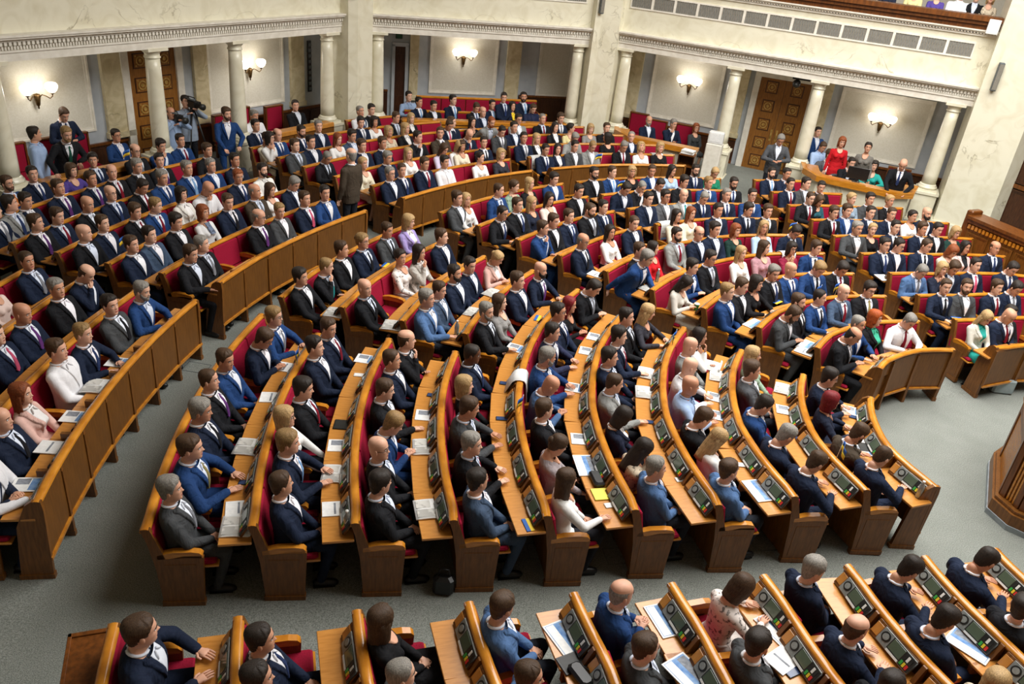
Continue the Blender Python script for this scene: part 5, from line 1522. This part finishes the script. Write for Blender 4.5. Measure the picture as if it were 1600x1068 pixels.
e = bay_obj('bench', 'back', 2.9, -.85, .3); tag(e, 'straight red bench against the middle bay wall under the sconce', 'bench', 'middle bay benches'); straight(e, 1.7)
mb = MB(); mb.box(-1.8, 1.8, -.6, .55, -.3, 0); obj('platform', mb, 'wood_mid', e)
e = bay_obj('booth_parapet', 'back', 2.75, .5, .1); tag(e, 'long wooden parapet with a cream base before the middle bay benches', 'parapet')
mb = MB(); mb.bbox(-2.2, 2.2, -.1, .16, .78, .9, .03); mb.bbox(-2.2, 2.2, -.06, .12, .7, .78, .02); obj('top_rail', mb, 'wood_rail', e); mb = MB(); mb.box(-2.15, 2.15, -.03, .07, 0, .7); obj('base_wall', mb, 'marble', e)
# white screen stand against column pedestal, book shelf
e = bay_obj('screen_stand', 'far', 2.8, .55, .1); tag(e, 'white stand with a lit blank screen against a column pedestal', 'screen')
mb = MB(); mb.bbox(-.2, .2, -.2, .12, 0, 1.0, .02); obj('stand_body', mb, 'trim_white', e); mb = MB(); mb.bbox(-.19, .19, -.1, .1, 1.0, 1.3, .02); h = obj('screen_housing', mb, 'white_plastic', e); mb = MB(); mb.box(-.14, .14, .1, .106, 1.06, 1.26); obj('screen', mb, 'paper', h)
e = bay_obj('book_shelf', 'far', 2.35, 1.6, .1); tag(e, 'small wooden shelf holding papers beside the white screen stand', 'shelf')
mb = MB(); mb.box(-.2, -.18, -.15, .12, 0, .85); mb.box(.18, .2, -.15, .12, 0, .85); mb.box(-.2, .2, -.17, -.15, 0, .85); obj('shelf_side', mb, 'wood_dark', e)
for z in (.03, .3, .57, .84): mb = MB(); mb.box(-.19, .19, -.15, .12, z, z+.02); obj('shelf_board', mb, 'wood_mid', e)
w = BM['far'] @ Vector((2.35, 1.58, .97))
for i in range(3):
    mb = MB(); mb.bbox(-.17+i*.01, .15, -.12, .1, 0, .03, .004); o = obj('paper_stack', mb, ['paper', 'paper_grey', 'paper'][i], None, BM['far'] @ Matrix.Translation((2.35, 1.58, .97+i*.031)) @ Matrix.Rotation(.1*i, 4, 'Z')); tag(o, ['lowest', 'middle', 'topmost'][i]+' stack of papers on the small wooden shelf', 'papers', 'papers on the shelf')
e = bay_obj('monitor', 'far', 6.3, 1.25, 1.02, math.pi); tag(e, 'black computer monitor standing on the long booth desk', 'monitor')
mb = MB(); mb.bbox(-.24, .24, -.015, .015, .06, .34, .006); obj('panel', mb, 'black_plastic', e); mb = MB(); mb.bbox(-.09, .09, -.07, .07, 0, .012, .004); mb.box(-.02, .02, -.01, .01, .01, .1); obj('stand', mb, 'black_plastic', e)
e = bay_obj('surveillance_camera', 'far', 4.35, -.1, 2.8); tag(e, 'black robotic camera hanging below the cornice by the rosette door', 'camera')
mb = MB(); mb.box(-.12, .3, -.05, .05, .06, .14); obj('mount', mb, 'black_plastic', e); mb = MB(); mb.ell((0, 0, -.04), (.1, .11, .1)); obj('camera_head', mb, 'black_plastic', e); mb = MB(); mb.tube([(0, .08, -.05), (0, .17, -.06)], [.05, .055], 14); obj('lens', mb, 'console_dark', e)
# television cameras on tripods
def tv_camera(person, px, hz, label):
    o = person['o']; q = at_z(px, hz)[:2]; f = np.array(CEN)-q; f /= np.hypot(*f); e = empty('television_camera', (q[0], q[1], .12)); e.rotation_euler = (0, 0, math.atan2(f[1], f[0])-math.pi/2); H = hz-.12
    mb = MB(); mb.bbox(-.06, .06, -.18, .16, H-.08, H+.08, .015); mb.bbox(-.05, .05, -.3, -.18, H-.05, H+.06, .01); obj('camera_body', mb, 'black_plastic', e)
    mb = MB(); mb.tube([(0, .16, H), (0, .3, H), (0, .31, H), (0, .38, H)], [.045, .048, .062, .066], 16); obj('lens', mb, 'console_dark', e)
    mb = MB(); mb.bbox(-.16, -.08, -.02, .1, H-.02, H+.04, .01); obj('viewfinder', mb, 'black_plastic', e); mb = MB(); mb.tube([(0, -.15, H+.08), (0, -.1, H+.14), (0, .1, H+.14), (0, .14, H+.08)], .012); obj('top_handle', mb, 'black_plastic', e)
    mb = MB(); mb.tube([(.07, -.1, H+.1), (.07, .2, H+.12)], .018, 10); obj('microphone', mb, 'grey_speaker', e); mb = MB(); mb.tube([(0, 0, H-.18), (0, 0, H-.08)], [.06, .05], 12); obj('tripod_head', mb, 'black_plastic', e)
    for k in range(3):
        a = 2*math.pi*k/3+.5; mb = MB(); mb.tube([(.04*math.cos(a), .04*math.sin(a), H-.16), (.2*math.cos(a), .2*math.sin(a), (H-.16)*.5), (.36*math.cos(a), .36*math.sin(a), 0)], [.018, .016, .012]); obj('tripod_leg', mb, 'black_plastic', e)
    mb = MB(); mb.tube([(.05, -.05, H-.12), (.12, -.4, H-.3)], .01); obj('pan_handle', mb, 'black_plastic', e); tag(e, label, 'camera', 'television cameras')
tv_camera(EXTRA[3][0], (272, 183), 1.42, 'black television camera on a tripod beside the column')
tv_camera(EXTRA[4][0], (300, 162), 1.6, 'taller black television camera on a tripod before the polo-shirted man')

# ================================================================== THINGS ON DESKS
def desk_point(px, h=.716):
    z = .85
    for _ in range(4): q = at_z(px, z); z = float(zf_xy(q[0], q[1]))+h
    return at_z(px, z)
def row_dir(q):
    d = CEN-q[:2]; d = d/np.hypot(*d); return d
def item_matrix(px, rot=0, h=.717):
    q = desk_point(px, h); d = row_dir(q); a = math.atan2(d[1], d[0])-math.pi/2+rot
    return Matrix.Translation(Vector(q)) @ Matrix.Rotation(a, 4, 'Z')
IM = {}
def im(kind):
    if kind in IM: return IM[kind]
    mb = MB(); r = {}
    if kind == 'paper': mb.bbox(-.105, .105, -.13, .13, 0, .006, .001, 0); mb.box(-.085, .085, .03, .1, .006, .0064, 1); mb.box(-.085, .0, -.1, .02, .006, .0064, 2); r = [('sheet', mb.mesh('sheet', ['paper', 'ink_blue', 'ink_grey']))]
    if kind == 'blank': mb.bbox(-.105, .105, -.13, .13, 0, .01, .001, 0); mb.box(-.08, .08, -.02, .0, .01, .0104, 1); r = [('sheet', mb.mesh('sheet', ['paper', 'ink_grey']))]
    if kind == 'doc':
        mb.bbox(-.18, .18, -.125, .125, 0, .008, .001, 0); mb.box(-.165, .165, -.11, .11, .008, .0084, 1); mb.box(-.16, .16, -.105, -.03, .0084, .0088, 0); mb.box(-.15, .15, .02, .1, .0084, .0088, 2); r = [('sheet', mb.mesh('sheet', ['paper', 'ink_blue', 'ink_grey']))]
    if kind == 'news':
        n = 13; v = []; f = []
        for i in range(n):
            t = i/(n-1)
            if t < .6: y = -.14+.2*t/.6*1.3; z = .012+.008*math.sin(t*5)
            else: a = (t-.6)/.4*3.3; y = .12+.022*math.sin(a); z = .016+.022*(1-math.cos(a))
            v += [(-.14, y, z), (.14, y, z), (.14, y, max(z-.012, 0)), (-.14, y, max(z-.012, 0))]
        for i in range(n-1):
            a = 4*i; b = a+4; f += [(a, a+1, b+1, b), (a+1, a+2, b+2, b+1), (a+2, a+3, b+3, b+2), (a+3, a, b, b+3)]
        f += [(3, 2, 1, 0), (4*n-4, 4*n-3, 4*n-2, 4*n-1)]; mb.add(v, f, 0, True); mb.box(-.12, -.01, -.12, .02, .0205, .0215, 1); mb.box(.01, .12, -.12, .06, .0205, .0215, 1)
        r = [('pages', mb.mesh('pages', ['paper', 'paper_grey']))]
    if kind == 'hung':
        pr = [(-.2, -.25), (-.09, -.02), (-.055, .01), (.0, .02), (.05, .012), (.075, -.03), (.1, -.3)]; v = []; f = []
        for y, z in pr: v += [(-.14, y, z), (.14, y, z), (.14, y*1.06+.002, z+.006), (-.14, y*1.06+.002, z+.006)]
        for i in range(len(pr)-1):
            a = 4*i; b = a+4; f += [(a, a+1, b+1, b), (a+1, a+2, b+2, b+1), (a+2, a+3, b+3, b+2), (a+3, a, b, b+3)]
        f += [(3, 2, 1, 0), (4*len(pr)-4, 4*len(pr)-3, 4*len(pr)-2, 4*len(pr)-1)]; mb.add(v, f, 0, True); mb.add([(-.12, .083, -.05), (.12, .083, -.05), (.12, .105, -.16), (-.12, .105, -.16)], [(0, 1, 2, 3)], 1); mb.add([(-.12, .108, -.25), (.12, .108, -.25), (.12, .113, -.285), (-.12, .113, -.285)], [(0, 1, 2, 3)], 2)
        r = [('pages', mb.mesh('pages', ['paper', 'paper_grey', 'ink_blue']))]
    if kind == 'phone': mb.bbox(-.037, .037, -.075, .075, 0, .009, .003); a = mb.mesh('case', 'black_plastic'); m = MB(); m.box(-.033, .033, -.068, .068, .009, .0094); r = [('case', a), ('screen', m.mesh('screen', 'screen_on'))]
    if kind == 'tablet': mb.bbox(-.09, .09, -.12, .12, 0, .012, .004); a = mb.mesh('case', 'black_plastic'); m = MB(); m.box(-.08, .08, -.108, .108, .012, .0124); r = [('case', a), ('screen', m.mesh('screen', 'console_dark'))]
    if kind == 'whitephone': mb.bbox(-.037, .037, -.07, .07, 0, .009, .003); a = mb.mesh('case', 'white_plastic'); m = MB(); m.box(-.03, .03, -.055, .055, .009, .0094); r = [('case', a), ('screen', m.mesh('screen', 'paper'))]
    if kind == 'bottle': mb.lathe([(.0, 0), (.03, 0), (.032, .02), (.029, .07), (.032, .12), (.03, .15), (.014, .185), (.013, .2)], 16); a = mb.mesh('bottle_body', 'metal_light'); m = MB(); m.lathe([(.015, .2), (.016, .22), (0, .221)], 12); r = [('bottle_body', a), ('cap', m.mesh('cap', 'white_plastic'))]
    if kind == 'cup': mb.lathe([(0, 0), (.028, 0), (.04, .09), (.042, .1)], 16); a = mb.mesh('cup_body', 'green_thing'); m = MB(); m.lathe([(.043, .1), (.043, .11), (0, .112)], 16); r = [('cup_body', a), ('lid', m.mesh('lid', 'white_plastic'))]
    if kind == 'pad': mb.bbox(-.09, .09, -.11, .11, 0, .012, .002); r = [('pages', mb.mesh('pages', 'yellow_paper'))]
    if kind == 'flag':
        mb.tube([(0, 0, 0), (0, .02, .26)], .004, 6); a = mb.mesh('stick', 'white_plastic'); out = [('stick', a)]
        for k, (z0, z1, m_) in enumerate(((.2, .255, 'flag_blue'), (.145, .2, 'flag_yellow'))):
            m = MB(); v = []; f = []
            for i in range(9):
                t = i/8; wv = .012*math.sin(t*7); yb = .02*z0/.26+wv
                for yy in (0, .003):
                    for zz in (z0, z1): v.append((t*.15, yb+yy, zz-.05*t*t))
            for i in range(8): a_ = 4*i; b_ = a_+4; f += [(a_, b_, b_+1, a_+1), (a_+2, a_+3, b_+3, b_+2), (a_, a_+2, b_+2, b_), (a_+1, b_+1, b_+3, a_+3)]
            f += [(0, 1, 3, 2), (32, 34, 35, 33)]; m.add(v, f, 0, True); out.append((('blue' if k == 0 else 'yellow')+'_band', m.mesh('band', m_)))
        r = out
    if kind == 'ribbon': mb.bbox(-.09, .09, -.04, .0, 0, .008, .002); a = mb.mesh('blue_band', 'flag_blue'); m = MB(); m.bbox(-.09, .09, .0, .04, 0, .008, .002); r = [('blue_band', a), ('yellow_band', m.mesh('yellow_band', 'flag_yellow'))]
    if kind == 'case': mb.bbox(-.12, .12, -.06, .06, 0, .06, .02); a = mb.mesh('case_body', 'black_plastic'); m = MB(); m.tube([(-.05, .06, .03), (0, .085, .035), (.05, .06, .03)], .006); r = [('case_body', a), ('strap', m.mesh('strap', 'console_dark'))]
    IM[kind] = r; return r
KIND = {'paper': ('document', 'printed white sheets with blue figures'), 'blank': ('document', 'plain white sheets'), 'doc': ('document', 'wide printed document with a blue border'), 'news': ('newspaper', 'folded newspaper with a rolled edge'), 'hung': ('newspaper', 'open newspaper draped over a bench rail'), 'phone': ('smartphone', 'dark smartphone'), 'tablet': ('tablet', 'black tablet'),
        'whitephone': ('smartphone', 'white smartphone'), 'bottle': ('bottle', 'clear water bottle'), 'cup': ('cup', 'green paper cup with white lid'), 'pad': ('notepad', 'bright yellow notepad'), 'flag': ('flag', 'small blue and yellow hand flag'), 'ribbon': ('flag', 'folded blue and yellow flag cloth'), 'case': ('bag', 'small black zipped case')}
ITEMS = """
blank 80 699|paper 42 757|paper 117 651|news 152 604|paper 185 566|news 389 699|phone 385 754|blank 375 794|news 370 823|blank 447 574|blank 425 621|paper 572 561|whitephone 562 586|tablet 539 664|paper 532 696|news 525 741|blank 525 795|phone 530 792|paper 667 649|news 665 699|news 670 796|phone 677 618
phone 785 654|phone 790 599|paper 900 606|paper 807 544|paper 920 549|paper 910 686|doc 917 727|case 932 751|pad 942 772|whitephone 955 789|news 1012 584|news 1010 614|phone 1020 660|whitephone 1065 749|news 1125 589|paper 1120 621|paper 1122 649|whitephone 1157 726|doc 1187 766|news 1227 609|paper 1229 641
phone 1252 686|paper 1332 642|phone 1336 652|paper 1345 684|paper 1352 704|tablet 1357 700|blank 1257 549|bottle 1434 776|bottle 542 826|ribbon 825 820|doc 885 996|tablet 896 1035|doc 1040 968|case 907 1058|doc 1075 1053|blank 1222 1031|doc 1216 983|doc 1515 1008|phone 1240 1050|paper 932 527
news 742 489|bottle 713 523|news 771 459|news 524 489|news 614 509|news 1015 452|blank 932 429|cup 1087 484|bottle 1026 439|doc 1180 507|blank 1380 434|ribbon 1215 472|flag 1240 358|flag 1275 463|flag 1304 460|flag 1028 528|ribbon 840 497|flag 804 648|ribbon 1030 605|flag 1295 727|flag 459 567|flag 203 386
flag 938 258|ribbon 602 414|flag 972 300|ribbon 1495 497|ribbon 1542 493|doc 1263 541|news 1110 572
"""
HUNG = [(805, 586, 5), (1047, 352, 4), (1231, 395, 6), (838, 245, -1), (1025, 240, -1)]
LIST = []
for tk in ITEMS.replace('\n', '|').split('|'):
    tk = tk.split()
    if tk: LIST.append((tk[0], (float(tk[1]), float(tk[2]))))
RAILG = {}
for r_, a_, b_ in BENCHES:
    T_ = np.where((_TH >= a_) & (_TH <= b_))[0]; G_ = RAILG.setdefault(r_, np.full((len(_TH), 2), 1e6)); P_ = row_xy(r_, _TH[T_]); X_, Y_ = proj(np.column_stack([P_, np.full(len(P_), zf_row(r_)+.9)])); G_[T_, 0] = X_; G_[T_, 1] = Y_
PXY = [(np.array(r.matrix_world.translation[:2]), p) for p, r in PERSONS]
seen = Counter(); rr = random.Random(3)
for kind, px in LIST:
    M = item_matrix(px, rr.uniform(-.12, .12)+(math.pi/2 if kind == 'doc' else 0) - (math.pi/2 if kind == 'doc' else 0), .717 if kind != 'flag' else .73)
    if kind == 'flag':      # flags are stuck onto the nearest rail
        row = min(((np.min(np.hypot(*(RAILG[r]-np.array(px)).T)), r) for r in RAILG))[1]; th = _TH[int(np.argmin(np.hypot(*(RAILG[row]-np.array(px)).T)))]
        M = rowmat(row, th) @ Matrix.Translation((0, 0, .9)) @ Matrix.Rotation(rr.uniform(-.6, .6), 4, 'Z')
    parts = im(kind); nm = {'paper': 'document', 'blank': 'document', 'doc': 'document', 'news': 'newspaper', 'phone': 'smartphone', 'whitephone': 'smartphone', 'pad': 'notepad', 'ribbon': 'flag_cloth', 'case': 'zip_case', 'flag': 'hand_flag', 'bottle': 'water_bottle', 'cup': 'paper_cup', 'tablet': 'tablet'}[kind]
    o = link(nm, parts[0][1]); o.matrix_world = M
    for a, me in parts[1:]: link(a, me, o)
    q = np.array(M.translation[:2]); ds = sorted(((np.hypot(*(c-q)), i) for i, (c, p) in enumerate(PXY)))[:4]
    lb = None
    for dd, i in ds:
        c = '%s near the %s in %s' % (KIND[kind][1], PXY[i][1]['who'], PXY[i][1]['clothes'])
        if not seen[c]: lb = c; break
    lb = lb or c; seen[lb] += 1
    tag(o, ' '.join(lb.split()[:16]), KIND[kind][0], {'document': 'papers on the desks', 'newspaper': 'newspapers on the desks', 'smartphone': 'phones on the desks', 'flag': 'small flags in the rows'}.get(KIND[kind][0], 'small things on the desks'))
for i, (x, y, row) in enumerate(HUNG):
    th = th_px(row, (x, y)); o = link('newspaper', im('hung')[0][1]); o.matrix_world = rowmat(row, th) @ Matrix.Translation((0, 0, .9))
    tag(o, 'open newspaper draped over the bench rail '+['at the dead-end aisle', 'beside two women in cream', 'beside the woman in a dusky pink top', 'at the aisle between outer desks', 'beside a fair woman in black'][i], 'newspaper', 'newspapers hung on rails')
M = BM['left'] @ Matrix.Translation((5.75, .45, 1.0)); o = link('hand_flag', im('flag')[0][1]); o.matrix_world = M
for a, me in im('flag')[1:]: link(a, me, o)
tag(o, 'small blue and yellow hand flag standing on the wooden booth desk', 'flag', 'small flags in the rows')
# on the floor
def floor_item(px): q = at_z(px, .1); z = float(zf_xy(q[0], q[1])); q = at_z(px, z); return Vector((q[0], q[1], z))
mb = MB(); mb.bbox(-.1, .1, -.06, .06, 0, .22, .03); o = obj('handbag', mb, 'black_plastic', None, Matrix.Translation(floor_item((692, 925)))); mb = MB(); mb.tube([(-.06, 0, .21), (-.04, 0, .3), (.04, 0, .3), (.06, 0, .21)], .008); obj('bag_handle', mb, 'black_plastic', o); tag(o, 'black handbag on the carpet under the fourth bench end', 'bag')
mb = MB(); mb.bbox(-.17, .17, -.08, .08, 0, .26, .03); o = obj('tote_bag', mb, 'bag_grey', None, Matrix.Translation(floor_item((1562, 612)))); mb = MB(); mb.tube([(-.1, 0, .25), (-.05, 0, .36), (.05, 0, .36), (.1, 0, .25)], .008); obj('bag_handle', mb, 'bag_grey', o); tag(o, 'pale grey tote bag under the desk beside the presidium block', 'bag')
for px, lb in (((307, 574), 'beside the outer desk by the wide aisle'), ((848, 860), 'under the fourth bench end on the wide aisle'), ((968, 868), 'under the sixth bench end on the wide aisle'), ((1088, 858), 'under the seventh bench end on the wide aisle'), ((1195, 848), 'under the eighth bench end on the wide aisle')):
    q = floor_item(px); d = row_dir(np.array(q)); M = Matrix.Translation(q) @ Matrix.Rotation(math.atan2(d[1], d[0]), 4, 'Z'); mb = MB()
    for a in ((-.16, .16, -.12, -.113), (-.16, .16, .113, .12), (-.16, -.153, -.113, .113), (.153, .16, -.113, .113)): mb.box(*a, -.002, .004)
    o = obj('floor_hatch', mb, 'grey_speaker', None, M); mb = MB(); mb.box(-.153, .153, -.113, .113, -.003, .002); obj('hatch_lid', mb, 'carpet', o); tag(o, 'carpeted floor hatch with a metal rim '+lb, 'hatch', 'floor hatches')
q = floor_item((158, 1122)); d = row_dir(np.array(q)); e = empty('side_cabinet', q, math.atan2(d[1], d[0])-math.pi/2); mb = MB(); mb.bbox(-.3, .3, -.16, .1, 0, .6, .01); obj('cabinet_body', mb, 'wood_dark', e); mb = MB(); mb.bbox(-.32, .32, -.18, .1, .6, .63, .008); mb.bbox(-.32, -.28, -.18, .1, .63, .645, .004); mb.bbox(-.32, .32, -.18, -.15, .63, .645, .004); obj('cabinet_top', mb, 'wood_mid', e); tag(e, 'low dark wooden cabinet behind the side block bench', 'cabinet')
